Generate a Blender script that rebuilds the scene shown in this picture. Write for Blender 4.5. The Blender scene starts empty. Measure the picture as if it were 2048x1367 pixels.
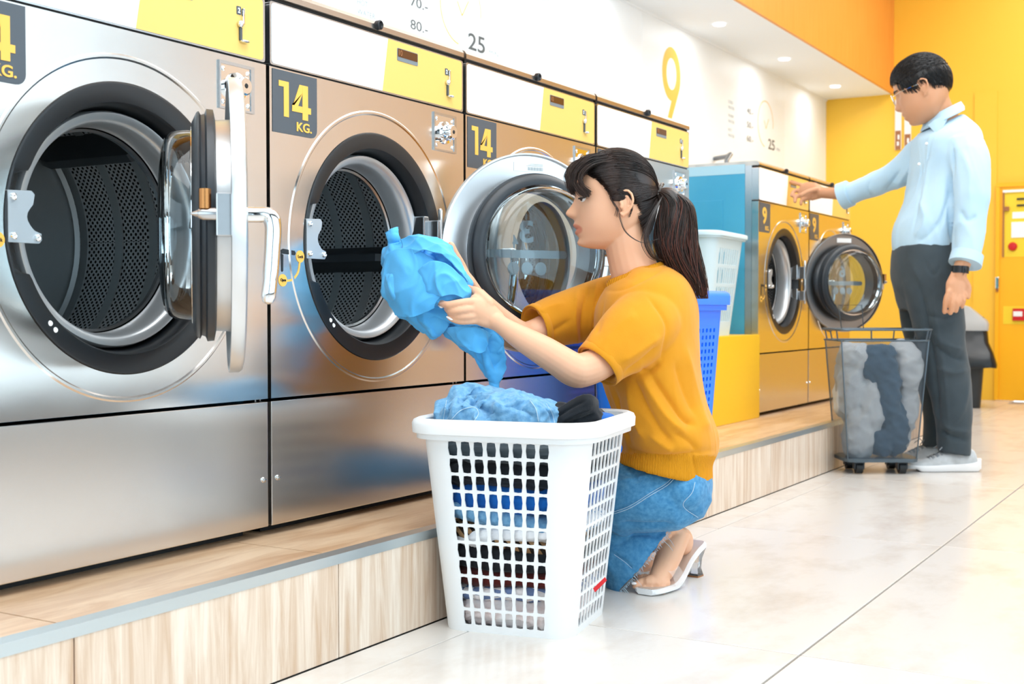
import bpy, bmesh, math, random
import numpy as np
from mathutils import Vector, Matrix
PI = math.pi
random.seed(4); RNG = np.random.RandomState(7)
SC = bpy.context.scene
COL = SC.collection

# ---------------------------------------------------------------- camera
FPX, YAW, PITCH, ROLL = 2484.69, .5372, -.0252, -.0009
CAMP = np.array([1.8089, 0.0, .6432])
FW = np.array([-math.sin(YAW)*math.cos(PITCH), math.cos(YAW)*math.cos(PITCH), math.sin(PITCH)])
_R = np.array([math.cos(YAW), math.sin(YAW), 0.0]); _U = np.cross(_R, FW)
RT = _R*math.cos(ROLL)+_U*math.sin(ROLL); UP = -_R*math.sin(ROLL)+_U*math.cos(ROLL)
def at(u, v, z):
    """world point seen at pixel (u, v) at real distance z along the view axis"""
    return CAMP + (FW + RT*(u-1024)/FPX - UP*(v-683.5)/FPX)*z
cam = bpy.data.objects.new('camera', bpy.data.cameras.new('camera')); COL.objects.link(cam)
cam.data.sensor_width = 36.0; cam.data.lens = FPX/2048*36.0
cam.data.clip_start = .05; cam.data.clip_end = 200
mw = Matrix(((RT[0], UP[0], -FW[0], CAMP[0]), (RT[1], UP[1], -FW[1], CAMP[1]), (RT[2], UP[2], -FW[2], CAMP[2]), (0, 0, 0, 1)))
cam.matrix_world = mw
cam.data.dof.use_dof = True; cam.data.dof.focus_distance = 2.62; cam.data.dof.aperture_fstop = 7.0
SC.camera = cam

# ---------------------------------------------------------------- light
SC.view_settings.view_transform = 'Standard'; SC.view_settings.look = 'None'
SC.view_settings.exposure = 0.27; SC.view_settings.gamma = 1.0
SC.view_settings.use_curve_mapping = False
wd = bpy.data.worlds.new('sky'); SC.world = wd; wd.use_nodes = True
bg = wd.node_tree.nodes['Background']; bg.inputs[0].default_value = (.80, .91, 1.0, 1); bg.inputs[1].default_value = 2.7
def area(name, loc, rot, sx, sy, power, color):
    l = bpy.data.lights.new(name, 'AREA'); l.shape = 'RECTANGLE'; l.size = sx; l.size_y = sy
    l.energy = power; l.color = color
    o = bpy.data.objects.new(name, l); COL.objects.link(o); o.location = loc; o.rotation_euler = rot
    return o
area('ceiling_light', (1.5, 1.2, 3.3), (0, 0, 0), 2.4, 3.2, 85, (.97, .99, 1))  # three unseen area lights added overhead for soft, bright lighting
area('ceiling_light', (1.5, 5.0, 3.3), (0, 0, 0), 2.2, 3.0, 76, (.98, .99, 1))
area('ceiling_light', (1.3, 8.0, 3.3), (0, 0, 0), 2.2, 1.8, 44, (1, .98, .95))

# ---------------------------------------------------------------- materials
def lin(h):
    if isinstance(h, str):
        c = [int(h[i:i+2], 16)/255 for i in (0, 2, 4)]
    else: c = list(h)
    return tuple((x/12.92 if x <= .04045 else ((x+.055)/1.055)**2.4) for x in c)+(1,)
def mat(name, hexc, rough=.5, metal=0.0, spec=.5, **kw):
    m = bpy.data.materials.new(name); m.use_nodes = True
    nt = m.node_tree; b = nt.nodes['Principled BSDF']
    b.inputs['Base Color'].default_value = lin(hexc); b.inputs['Roughness'].default_value = rough
    b.inputs['Metallic'].default_value = metal; b.inputs['Specular IOR Level'].default_value = spec
    for k, v in kw.items():
        b.inputs[{'trans': 'Transmission Weight', 'ior': 'IOR', 'alpha': 'Alpha', 'sheen': 'Sheen Weight', 'coat': 'Coat Weight', 'sss': 'Subsurface Weight', 'aniso': 'Anisotropic'}[k]].default_value = v
    return m
def N(m, t, **kw):
    n = m.node_tree.nodes.new(t)
    for k, v in kw.items():
        if k.startswith('i_'): n.inputs[k[2:].replace('_', ' ')].default_value = v
        else: setattr(n, k, v)
    return n
def L(m, a, b): m.node_tree.links.new(a, b)
def B(m): return m.node_tree.nodes['Principled BSDF']
def coords(m, scale=(1, 1, 1), rot=(0, 0, 0), src='Object'):
    tc = N(m, 'ShaderNodeTexCoord'); mp = N(m, 'ShaderNodeMapping')
    mp.inputs['Scale'].default_value = scale; mp.inputs['Rotation'].default_value = rot
    L(m, tc.outputs[src], mp.inputs['Vector']); return mp.outputs[0]
def noise_col(m, h1, h2, scale=5, vec=None, lo=.35, hi=.65, detail=4, fac=None, src='Object', vscale=(1, 1, 1), rough=.5):
    v = vec or coords(m, vscale, src=src)
    n = N(m, 'ShaderNodeTexNoise'); n.inputs['Scale'].default_value = scale; n.inputs['Detail'].default_value = detail; n.inputs['Roughness'].default_value = rough
    L(m, v, n.inputs['Vector'])
    r = N(m, 'ShaderNodeValToRGB'); r.color_ramp.elements[0].position = lo; r.color_ramp.elements[1].position = hi
    r.color_ramp.elements[0].color = lin(h1); r.color_ramp.elements[1].color = lin(h2)
    L(m, n.outputs['Fac'], r.inputs[0]); L(m, r.outputs[0], B(m).inputs['Base Color']); return n, r
def noise_bump(m, scale=50, strength=.2, dist=.002, vscale=(1, 1, 1), detail=3, src='Object'):
    v = coords(m, vscale, src=src)
    n = N(m, 'ShaderNodeTexNoise'); n.inputs['Scale'].default_value = scale; n.inputs['Detail'].default_value = detail
    L(m, v, n.inputs['Vector'])
    b = N(m, 'ShaderNodeBump'); b.inputs['Strength'].default_value = strength; b.inputs['Distance'].default_value = dist
    L(m, n.outputs['Fac'], b.inputs['Height']); L(m, b.outputs[0], B(m).inputs['Normal']); return b

M = {}
M['wall_white'] = mat('white_wall', 'F6FBFF', .6)
M['ceiling'] = mat('soffit_white', 'F6FBFF', .7)
M['yellow_wall'] = mat('yellow_wall', 'F8C438', .5)
M['yellow_box'] = mat('yellow_paint', 'F4BE22', .4)
m = M['orange'] = mat('orange_laminate', 'F2921B', .45)
noise_col(m, 'E8983C', 'ECA54C', 6, vscale=(1, 12, .6), lo=.3, hi=.7)
m = M['tile'] = mat('marble_tile', 'D8D2CA', .22, spec=.45)
n, r = noise_col(m, 'C6BAAE', 'D8D3CD', 2.2, vscale=(1.8, 1, 1), lo=.28, hi=.5, detail=10, src='Object', rough=.62)
m.node_tree.nodes['Mapping'].inputs['Rotation'].default_value = (0, 0, .5)
M['grout'] = mat('grout', '9A938C', .8)
def wood(name, h1, h2, vs, sc=3):
    m = mat(name, h1, .28, spec=.4)
    v = coords(m, vs)
    n1 = N(m, 'ShaderNodeTexNoise'); n1.inputs['Scale'].default_value = sc; n1.inputs['Detail'].default_value = 8; n1.inputs['Roughness'].default_value = .65
    n1.inputs['Distortion'].default_value = .6
    L(m, v, n1.inputs['Vector'])
    r = N(m, 'ShaderNodeValToRGB'); r.color_ramp.elements[0].position = .33; r.color_ramp.elements[1].position = .62
    r.color_ramp.elements[0].color = lin(h1); r.color_ramp.elements[1].color = lin(h2)
    L(m, n1.outputs['Fac'], r.inputs[0]); L(m, r.outputs[0], B(m).inputs['Base Color'])
    return m
M['wood_top'] = wood('oak_top', 'BE9672', 'DDBE9D', (9, 1.3, 1), 2.5)
M['wood_front'] = wood('oak_front', 'C9A98C', 'EBDBCA', (1, 26, 1.6), 1.6)
M['alu'] = mat('aluminium_edge', 'C9D3D6', .3, .85)
def steel(name, hexc, rough=.2, aniso=.75):
    m = mat(name, hexc, rough, 1.0, aniso=aniso)
    t = N(m, 'ShaderNodeCombineXYZ'); t.inputs[1].default_value = 1
    vt = N(m, 'ShaderNodeVectorTransform'); vt.vector_type = 'VECTOR'; vt.convert_from = 'OBJECT'; vt.convert_to = 'WORLD'
    L(m, t.outputs[0], vt.inputs[0]); L(m, vt.outputs[0], B(m).inputs['Tangent'])
    noise_bump(m, 3, .25, .004, vscale=(1, 1.2, 1), detail=2)
    return m
M['steel'] = steel('brushed_steel', 'D9D5D0', .17)
M['steel_cap'] = steel('cap_steel', 'C6BCB2', .22)
M['steel_lo'] = steel('brushed_steel_lower', 'D6D0CA', .24)
M['steel_plain'] = mat('satin_steel', 'C4C6C8', .25, 1.0)
M['door_steel'] = mat('door_steel', 'DDE0E2', .3, .75)
M['dark_steel'] = mat('dark_steel', '8C8E90', .32, 1.0)
M['tub'] = mat('tub_ring_steel', 'D6D9DB', .3, .7)
M['chrome'] = mat('chrome', 'E8ECEE', .07, 1.0)
M['brass'] = mat('copper_pin', 'B07848', .25, 1.0)
M['black_pl'] = mat('black_plastic', '15191D', .38)
M['gasket'] = mat('gasket_rubber', '2C3238', .4)
M['black'] = mat('black_gap', '0A0C0E', .6)
M['grey_plate'] = mat('grey_plate', 'B4BCC2', .4, .4)
M['panel_white'] = mat('panel_white', 'F4F9FA', .35)
M['panel_yellow'] = mat('panel_yellow', 'EEC46C', .35)
M['label_grey'] = mat('label_grey', '4A525A', .45)
M['yellow_ink'] = mat('yellow_ink', 'F4BC52', .45)
M['text_dark'] = mat('dark_ink', '4A5256', .5)
M['text_grey'] = mat('grey_ink', 'A9B4B8', .5)
M['text_blue'] = mat('blue_ink', '3C78B4', .5)
M['display'] = mat('display_brown', '5A3418', .15)
M['display_lo'] = mat('display_grey', '76828A', .3)
M['blue_film'] = mat('blue_film', '4FA6C4', .32)
noise_col(M['blue_film'], '3E9BBE', '58AECB', 2.0, vscale=(1, 1, .6))
M['film_pale'] = mat('pale_film', 'A9CBD8', .35)
m = M['drum'] = mat('perforated_drum', 'A8ACAE', .42, .6)
v = coords(m, (1, 1, 1), (0, 0, PI/4), 'UV')
vo = N(m, 'ShaderNodeTexVoronoi'); vo.voronoi_dimensions = '2D'; vo.inputs['Scale'].default_value = 1; vo.inputs['Randomness'].default_value = 0
L(m, v, vo.inputs['Vector'])
rr = N(m, 'ShaderNodeValToRGB'); rr.color_ramp.elements[0].position = .27; rr.color_ramp.elements[1].position = .36
rr.color_ramp.elements[0].color = lin('040506'); rr.color_ramp.elements[1].color = lin('C4C8CA')
L(m, vo.outputs['Distance'], rr.inputs[0]); L(m, rr.outputs[0], B(m).inputs['Base Color'])
bp = N(m, 'ShaderNodeBump'); bp.inputs['Strength'].default_value = .5; bp.inputs['Distance'].default_value = .002
L(m, rr.outputs[0], bp.inputs['Height']); L(m, bp.outputs[0], B(m).inputs['Normal'])
M['drum_plain'] = mat('drum_steel', 'A0A6A8', .42, .6)
def glassmat(name, hexc='F2F8FA', rough=.0, tr=.55):
    m = bpy.data.materials.new(name); m.use_nodes = True; nt = m.node_tree; nt.nodes.clear()
    o = N(m, 'ShaderNodeOutputMaterial'); g = N(m, 'ShaderNodeBsdfGlossy'); t = N(m, 'ShaderNodeBsdfTransparent'); mx = N(m, 'ShaderNodeMixShader')
    g.inputs['Roughness'].default_value = .03; g.inputs['Color'].default_value = (1, 1, 1, 1); t.inputs['Color'].default_value = lin(hexc)
    f = N(m, 'ShaderNodeFresnel'); f.inputs['IOR'].default_value = 1.0+tr
    L(m, f.outputs[0], mx.inputs[0]); L(m, t.outputs[0], mx.inputs[1]); L(m, g.outputs[0], mx.inputs[2]); L(m, mx.outputs[0], o.inputs[0])
    return m
M['glass'] = glassmat('door_glass', 'E4EEF2', tr=.5)
M['window_glass'] = glassmat('window_glass', 'F4FAFC', tr=.45)
M['decal'] = mat('grey_decal', 'B4BCC0', .5)
M['emit'] = mat('lamp_face', 'FFFFFF', .5)
B(M['emit']).inputs['Emission Color'].default_value = (1, .99, .96, 1); B(M['emit']).inputs['Emission Strength'].default_value = 4
M['basket_white'] = mat('white_plastic', 'EAECED', .38)
M['basket_pale'] = mat('pale_plastic', 'CBDCE0', .4)
M['basket_blue'] = mat('blue_plastic', '1680FA', .35)
def cloth(name, h1, h2=None, sc=14, rough=.9, bsc=220, bst=.25, lo=.35, hi=.65, sheen=.15):
    m = mat(name, h1, rough, spec=.2, sheen=sheen)
    if h2: noise_col(m, h1, h2, sc, lo=lo, hi=hi, detail=6)
    noise_bump(m, bsc, bst, .0015, detail=2); return m
M['knit'] = cloth('mustard_knit', 'D68E1C', 'DC9522', 9, bsc=420, bst=.2)
M['denim'] = cloth('denim', '3A7CAC', '5A9AC4', 110, bsc=300, bst=.3, lo=.3, hi=.72)
M['denim_pale'] = cloth('pale_denim', '5C92BC', '7FAFD0', 110, bsc=320, bst=.3, lo=.3, hi=.7)
M['sky_cotton'] = cloth('sky_blue_cotton', '55B2EE', '62BBF3', 8, bsc=260, bst=.12, rough=.75)
M['lt_blue'] = cloth('pale_blue_shirt', 'B3D2E6', 'BDD9EA', 6, bsc=200, bst=.1)
M['charcoal'] = cloth('charcoal_twill', '3A444A', '424C52', 9, bsc=260, bst=.2)
M['black_cloth'] = cloth('black_cloth', '17191D', '22262B', 9, bsc=240, bst=.2)
M['royal'] = cloth('royal_blue_cloth', '0F4E98', '1768BE', 9, bsc=240, bst=.2)
M['terry'] = cloth('white_terry', 'EDEDF0', 'FFFFFF', 30, bsc=120, bst=.8)
M['pink_terry'] = cloth('pale_pink_terry', 'EBD5D0', 'F7F1EF', 22, bsc=120, bst=.8)
M['maroon'] = cloth('maroon_cloth', '4A1614', '5E201A', 12)
M['grey_cloth'] = cloth('grey_cloth', 'A9ADB0', 'BCC0C2', 9, bsc=200, bst=.3)
M['slate_cloth'] = cloth('slate_cloth', '34495A', '3F566A', 9, bsc=200, bst=.3)
def patt(name, h1, h2, kind='stripe', scale=60):
    m = mat(name, h1, .9, spec=.2); v = coords(m, (1, 1, 1))
    if kind == 'stripe':
        w = N(m, 'ShaderNodeTexWave'); w.bands_direction = 'DIAGONAL'; w.inputs['Scale'].default_value = scale; w.inputs['Distortion'].default_value = 2
    else:
        w = N(m, 'ShaderNodeTexChecker'); w.inputs['Scale'].default_value = scale
    L(m, v, w.inputs['Vector'])
    r = N(m, 'ShaderNodeValToRGB'); r.color_ramp.elements[0].color = lin(h1); r.color_ramp.elements[1].color = lin(h2)
    r.color_ramp.elements[0].position = .42; r.color_ramp.elements[1].position = .58
    L(m, w.outputs['Fac'], r.inputs[0]); L(m, r.outputs[0], B(m).inputs['Base Color']); return m
M['brown_stripe'] = patt('brown_striped_cloth', '2A221C', 'A5805A', 'stripe', 22)
M['print'] = patt('printed_cloth', '6C7EA4', 'E6DEDC', 'check', 45)
def skinmat(name, h1, h2):
    m = mat(name, h1, .42, spec=.35, sss=.12)
    B(m).inputs['Subsurface Radius'].default_value = (.012, .005, .003); B(m).inputs['Subsurface Scale'].default_value = .5
    noise_col(m, h1, h2, 9, lo=.3, hi=.7, detail=3)
    at_ = N(m, 'ShaderNodeAttribute'); at_.attribute_name = 'lip'
    mx = N(m, 'ShaderNodeMix'); mx.data_type = 'RGBA'
    src = B(m).inputs['Base Color'].links[0].from_socket
    L(m, at_.outputs['Fac'], mx.inputs[0]); L(m, src, mx.inputs[6]); mx.inputs[7].default_value = lin('D0745E')
    L(m, mx.outputs[2], B(m).inputs['Base Color'])
    return m
M['skin_w'] = skinmat('skin_warm', 'E8B08C', 'EDB896')
M['skin_m'] = skinmat('skin_tan', 'CF9670', 'D59E7A')
m = M['hair'] = mat('dark_brown_hair', '1E1613', .38, spec=.5); noise_col(m, '17100D', '3A271F', 40, vscale=(1, 1, .12))
M['hair_tip'] = mat('auburn_hair', '5A2C1E', .4)
M['hair_black'] = mat('black_hair', '0D0D0F', .45)
M['eye_white'] = mat('eye_white', 'F0ECE8', .15)
M['iris'] = mat('dark_iris', '20140E', .1)
M['nail'] = mat('white_nail', 'F4F0EE', .2)
M['vinyl'] = mat('clear_vinyl', 'F4F4F4', .1, alpha=.22)
M['thread'] = mat('pale_thread', 'B8D2E4', .8)
M['acrylic'] = mat('clear_acrylic', 'EEF2F6', .05, trans=.9, ior=1.4)
M['sole_white'] = mat('white_sole', 'F2F2F2', .35)
M['insole'] = mat('beige_insole', 'C9B2A2', .4)
M['shoe_grey'] = cloth('grey_knit_shoe', 'B4B8BA', 'C8CCCE', 30, bsc=400, bst=.4)
M['lace'] = mat('grey_lace', '8E9498', .8)
M['clip'] = mat('taupe_hair_tie', '6E6660', .3)
M['bin_grey'] = mat('bin_lid_grey', 'B0B4B6', .45)
M['bin_dark'] = mat('bin_charcoal', '2A3034', .5)
m = M['bag'] = mat('black_bin_bag', '101214', .25, spec=.6); noise_bump(m, 9, .5, .012, detail=1)
M['red'] = mat('red_plastic', 'C8141C', .35)
M['cab_yellow'] = mat('cabinet_yellow', 'FBB80C', .45)
M['lemon'] = mat('lemon_panel', 'F2D32C', .45)
M['brown_sign'] = mat('brown_sign', 'A0683C', .5)
M['wire'] = mat('blue_grey_wire', '5E6C76', .35, .7)
M['paper'] = mat('white_paper', 'F4F4F2', .7)
M['wood_wall'] = mat('beige_wood_wall', 'DCC8B6', .6)
M['dark_base'] = mat('dark_base', '3A3634', .5)

# ---------------------------------------------------------------- mesh helpers
class G:
    def __init__(s): s.v = []; s.f = []; s.uv = None
    def add(s, v, f):
        o = len(s.v); s.v.extend([tuple(map(float, p)) for p in v]); s.f.extend([tuple(int(i)+o for i in q) for q in f]); return s
    def box(s, x0, x1, y0, y1, z0, z1, bev=0):
        if bev > 0:
            bm = bmesh.new(); bmesh.ops.create_cube(bm, size=1)
            for q in bm.verts: q.co = Vector(((x0+x1)/2+q.co.x*(x1-x0), (y0+y1)/2+q.co.y*(y1-y0), (z0+z1)/2+q.co.z*(z1-z0)))
            bmesh.ops.bevel(bm, geom=bm.edges[:], offset=bev, segments=2, affect='EDGES', profile=.6)
            bm.verts.index_update(); s.add([q.co[:] for q in bm.verts], [[w.index for w in f.verts] for f in bm.faces]); bm.free(); return s
        v = [(x, y, z) for x in (x0, x1) for y in (y0, y1) for z in (z0, z1)]
        return s.add(v, [(0, 1, 3, 2), (4, 6, 7, 5), (0, 4, 5, 1), (2, 3, 7, 6), (0, 2, 6, 4), (1, 5, 7, 3)])
    def prism(s, poly, a, b, axis='x'):
        """poly of 2D points extruded from a to b along an axis"""
        n = len(poly); mk = {'x': lambda p, t: (t, p[0], p[1]), 'y': lambda p, t: (p[0], t, p[1]), 'z': lambda p, t: (p[0], p[1], t)}[axis]
        v = [mk(p, a) for p in poly]+[mk(p, b) for p in poly]
        f = [tuple(range(n))[::-1], tuple(range(n, 2*n))]+[(i, (i+1) % n, n+(i+1) % n, n+i) for i in range(n)]
        return s.add(v, f)
    def lathe(s, prof, n=64, c=(0, 0, 0), axis='x', close=False, a0=0, a1=2*PI):
        full = abs(a1-a0-2*PI) < 1e-6; m = n if full else n+1; v = []
        for (h, r) in prof:
            for i in range(m):
                t = a0+(a1-a0)*i/n; a, b = r*math.cos(t), r*math.sin(t)
                v.append({'x': (c[0]+h, c[1]+a, c[2]+b), 'y': (c[0]+a, c[1]+h, c[2]+b), 'z': (c[0]+a, c[1]+b, c[2]+h)}[axis])
        f = []; k = len(prof); rows = k if close else k-1
        for j in range(rows):
            for i in range(n if full else n):
                i2 = (i+1) % m; j2 = (j+1) % k
                f.append((j*m+i, j*m+i2, j2*m+i2, j2*m+i))
        return s.add(v, f)
    def cyl(s, p0, p1, r0, r1=None, n=20, cap=True):
        r1 = r0 if r1 is None else r1
        return s.tube([p0, p1], [r0, r1], n=n, round_cap=False)
    def tube(s, pts, rad, n=12, round_cap=True, flat=None, flatdir=None):
        """tube along points with radius list; flat=(a,b) scales section along side / flatdir"""
        P = [np.array(p, float) for p in pts]
        if not hasattr(rad, '__len__'): rad = [rad]*len(P)
        T = []
        for i in range(len(P)):
            t = P[min(i+1, len(P)-1)]-P[max(i-1, 0)]; T.append(t/(np.linalg.norm(t)+1e-12))
        if flatdir is None:
            up = np.array([0, 0, 1.0]) if abs(T[0][2]) < .9 else np.array([1.0, 0, 0])
        else: up = np.array(flatdir, float)
        rings = []
        def ring(c, t, up, r, k=1.0):
            sd = np.cross(t, up); sd /= np.linalg.norm(sd)+1e-12; u2 = np.cross(sd, t)
            fa, fb = flat if flat else (1, 1)
            return [c+(sd*math.cos(2*PI*i/n)*fa+u2*math.sin(2*PI*i/n)*fb)*r*k for i in range(n)], u2
        R_ = []
        for i in range(len(P)):
            rg, u2 = ring(P[i], T[i], up, rad[i])
            if i == 0 and round_cap:
                for k in (0.25, .7): R_.append(ring(P[0]-T[0]*rad[0]*math.sqrt(1-k*k), T[0], up, rad[0], k)[0])
            R_.append(rg)
            if i == len(P)-1 and round_cap:
                for k in (.7, .25): R_.append(ring(P[i]+T[i]*rad[i]*math.sqrt(1-k*k), T[i], up, rad[i], k)[0])
            if flatdir is None: up = u2
        v = [p for r in R_ for p in r]; K = len(R_)
        f = [(j*n+i, j*n+(i+1) % n, (j+1)*n+(i+1) % n, (j+1)*n+i) for j in range(K-1) for i in range(n)]
        f += [tuple(range(n))[::-1], tuple((K-1)*n+i for i in range(n))]
        return s.add(v, f)
    def ell(s, c, r, n=24, m=14, rot=None):
        v = []; f = []
        for j in range(m+1):
            ph = PI*j/m
            for i in range(n):
                t = 2*PI*i/n; p = np.array([r[0]*math.sin(ph)*math.cos(t), r[1]*math.sin(ph)*math.sin(t), r[2]*math.cos(ph)])
                if rot is not None: p = rot @ p
                v.append(p+np.array(c))
        f = [(j*n+i, (j+1)*n+i, (j+1)*n+(i+1) % n, j*n+(i+1) % n) for j in range(m) for i in range(n)]
        return s.add(v, f)
    def loft(s, rings, capa=True, capb=True):
        n = len(rings[0]); v = [p for r in rings for p in r]
        f = [(j*n+i, j*n+(i+1) % n, (j+1)*n+(i+1) % n, (j+1)*n+i) for j in range(len(rings)-1) for i in range(n)]
        if capa: f.append(tuple(range(n))[::-1])
        if capb: f.append(tuple((len(rings)-1)*n+i for i in range(n)))
        return s.add(v, f)
def spline(P, n):
    """Catmull-Rom through points (any dimension), n samples per segment"""
    P = np.array(P, float); Q = np.vstack([2*P[0]-P[1], P, 2*P[-1]-P[-2]]); out = []
    for i in range(1, len(Q)-2):
        p0, p1, p2, p3 = Q[i-1:i+3]
        for k in range(n):
            t = k/n; out.append(.5*((2*p1)+(-p0+p2)*t+(2*p0-5*p1+4*p2-p3)*t*t+(-p0+3*p1-3*p2+p3)*t**3))
    out.append(P[-1]); return np.array(out)
def setprops(o, label=None, cat=None, group=None, kind=None):
    if label: o['label'] = label
    if cat: o['category'] = cat
    if group: o['group'] = group
    if kind: o['kind'] = kind
    return o
def mesh_of(g, m, smooth=False, name='mesh', fixn=True, sharp=35):
    me = bpy.data.meshes.new(name); me.from_pydata(g.v, [], g.f); me.update()
    if fixn:
        bm = bmesh.new(); bm.from_mesh(me); bmesh.ops.recalc_face_normals(bm, faces=bm.faces); bm.to_mesh(me); bm.free()
    if m: me.materials.append(m)
    if smooth:
        me.polygons.foreach_set('use_smooth', [True]*len(me.polygons))
        if sharp:
            me.set_sharp_from_angle(angle=math.radians(sharp))
    return me
def obj(name, g, m=None, parent=None, smooth=False, loc=None, rot=None, world=False, fixn=True, sharp=35, **kw):
    """one mesh object; world=True: geometry is in world coordinates and is shifted to the parent's origin"""
    if world and parent is not None:
        off = np.array(parent.get('_o', (0, 0, 0)), float) if '_o' in parent else np.array(parent.location)
        p = parent
        g.v = [tuple(np.array(q)-off) for q in g.v]
    me = mesh_of(g, m, smooth, name, fixn, sharp) if isinstance(g, G) else g
    o = bpy.data.objects.new(name, me); COL.objects.link(o)
    if parent is not None: o.parent = parent
    if loc is not None: o.location = loc
    if rot is not None: o.rotation_euler = rot
    return setprops(o, **kw)
def empty(name, loc, rot=0, **kw):
    o = bpy.data.objects.new(name, None); COL.objects.link(o); o.location = loc; o.rotation_euler = (0, 0, rot); o.empty_display_size = .1
    return setprops(o, **kw)
def copy_tree(o, parent=None):
    c = o.copy(); COL.objects.link(c)
    if parent is not None: c.parent = parent
    for ch in list(o.children): copy_tree(ch, c)
    return c
def text_g(s, size, bold=0.0, ext=.0006):
    """flat lettering as geometry in the local x (right) / y (up) plane"""
    cu = bpy.data.curves.new('t', 'FONT'); cu.body = s; cu.size = size; cu.offset = bold; cu.extrude = ext; cu.resolution_u = 4
    o = bpy.data.objects.new('t', cu); me = bpy.data.meshes.new_from_object(o)
    g = G(); g.add([v.co[:] for v in me.vertices], [p.vertices[:] for p in me.polygons])
    bpy.data.objects.remove(o); bpy.data.curves.remove(cu); bpy.data.meshes.remove(me); return g
def fit_text(s, y0, y1, z0, z1, x, bold=.02, mirror=False):
    """lettering filling a rectangle on a plane facing +X"""
    g = text_g(s, 1.0, bold); a = np.array(g.v); mn, mx = a.min(0), a.max(0)
    yy = (a[:, 0]-mn[0])/(mx[0]-mn[0]); zz = (a[:, 1]-mn[1])/(mx[1]-mn[1])
    if mirror: yy = 1-yy
    g.v = [(x+.0006*np.sign(c), y0+(y1-y0)*p, z0+(z1-z0)*q) for p, q, c in zip(yy, zz, a[:, 2])]
    return g
def rrect(y0, y1, z0, z1, r, n=5, corners=(1, 1, 1, 1)):
    """rounded rectangle polygon; corners flags: bottom-left, bottom-right, top-right, top-left"""
    out = []
    for k, (cy, cz, a) in enumerate(((y0+r, z0+r, PI), (y1-r, z0+r, 1.5*PI), (y1-r, z1-r, 0), (y0+r, z1-r, .5*PI))):
        if corners[k]:
            for i in range(n+1):
                t = a+PI/2*i/n; out.append((cy+r*math.cos(t), cz+r*math.sin(t)))
        else: out.append(((y0, z0), (y1, z0), (y1, z1), (y0, z1))[k])
    return out

# ---------------------------------------------------------------- setting
def struct(name, g, m, parent=None, **kw):
    return obj(name, g, m, parent, kind='structure' if parent is None else None, **kw)
YB, XW, ZS, XS, XR, YF, ZC = 9.4, -1.0, 2.246, -.494, 3.7, -3.0, 3.5
fl = struct('floor', G().box(XW, XR, YF, YB, -.06, -.006), M['grout'], label='grey white marble-look tiled floor')
# floor tiles: 0.6 m columns, 1.25 m long
g0 = G().box(0, .6225, 0, 1.245, -.012, 0, bev=.0015); tm = mesh_of(g0, M['tile'], name='tile')
for ci, cx in enumerate([.4635, 1.091, 1.718, 2.345, 2.972]):
    off = [2.256, 2.256, 2.9, 2.256, 2.9][ci]
    k0 = math.floor((YF-off)/1.2475)
    for k in range(k0, 12):
        y0 = off+k*1.2475
        if y0 < YF-1.25 or y0 > YB-.05: continue
        w = min(1.0, (YB-y0)/1.2475)
        o = bpy.data.objects.new('tile', tm); COL.objects.link(o); o.parent = fl; o.location = (cx+.002, y0, 0)
        if w < 1: o.scale = (1, w, 1)
for o in list(fl.children):
    if o.location.y < YF: 
        o.scale = (1, (o.location.y+1.2475-YF)/1.2475, 1); o.location.y = YF
# first narrow column between platform and x=.4635
g0 = G().box(0, .097, 0, 1.245, -.012, 0, bev=.0015); tn = mesh_of(g0, M['tile'], name='tile')
for y0 in [-3+.005, -1.54, -.29, .96, 2.205, 3.453, 4.08, 5.328, 6.575, 7.82]:
    o = bpy.data.objects.new('tile', tn); COL.objects.link(o); o.parent = fl; o.location = (.366, y0, 0)
    if y0 == 3.453: o.scale = (1, .5, 1)

for y0 in (6.9, 8.150):
    for x0, x1 in ((-1.0, -.792), (-.79, -.1655), (-.1635, .364)):
        obj('tile', G().box(x0, x1, y0, y0+1.245, -.012, 0), M['tile'], fl)
# raised platform under the machines
YP = 6.9
pf = struct('platform', G().box(XW, .355, YF, YP, 0, .186), M['grout'], label='wood-look tiled platform carrying the machines')
tp = G().box(0, .598, 0, .448, 0, .006); fp = G().box(0, .006, 0, .597, 0, .176)
for i in range(21):
    y0 = YF+.6*i
    if y0 > YP-.01: break
    h = min(.597, YP-y0-.003)
    for x0, x1 in ((.352-.6, .352), (.352-1.2, .352-.602)):
        obj('platform_tile', G().box(x0, x1, y0, y0+h, .186, .192), M['wood_top'], pf)
    obj('riser_tile', G().box(.355, .364, y0, y0+h, .002, .182), M['wood_front'], pf)
obj('edge_trim', G().box(.350, .3655, YF, YP, .176, .1945).box(.334, .350, YF, YP, .192, .1945), M['alu'], pf)

struct('wall_left', G().box(XW-.1, XW, YF, YB, 0, ZS), M['wall_white'], label='white wall behind the washing machines')
struct('wall_back', G().box(XW-.1, XR, YB, YB+.1, 0, ZC), M['yellow_wall'], label='plain yellow wall at the far end')
struct('ceiling', G().box(XS, XR+.1, YF, YB, ZC, ZC+.1), M['ceiling'])
so = struct('ceiling_soffit', G().box(XW, XS-.02, YF, YB, ZS, ZS+.08), M['ceiling'], label='white lowered soffit over the machines')
struct('wall_fascia', G().box(XS-.02, XS, YF, YB, ZS-.0005, ZC), M['orange'], label='orange wood laminate fascia above the soffit')
struct('trim_1', G().box(XW, XW+.008, YF, YB, ZS-.012, ZS), M['ceiling'])
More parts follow.
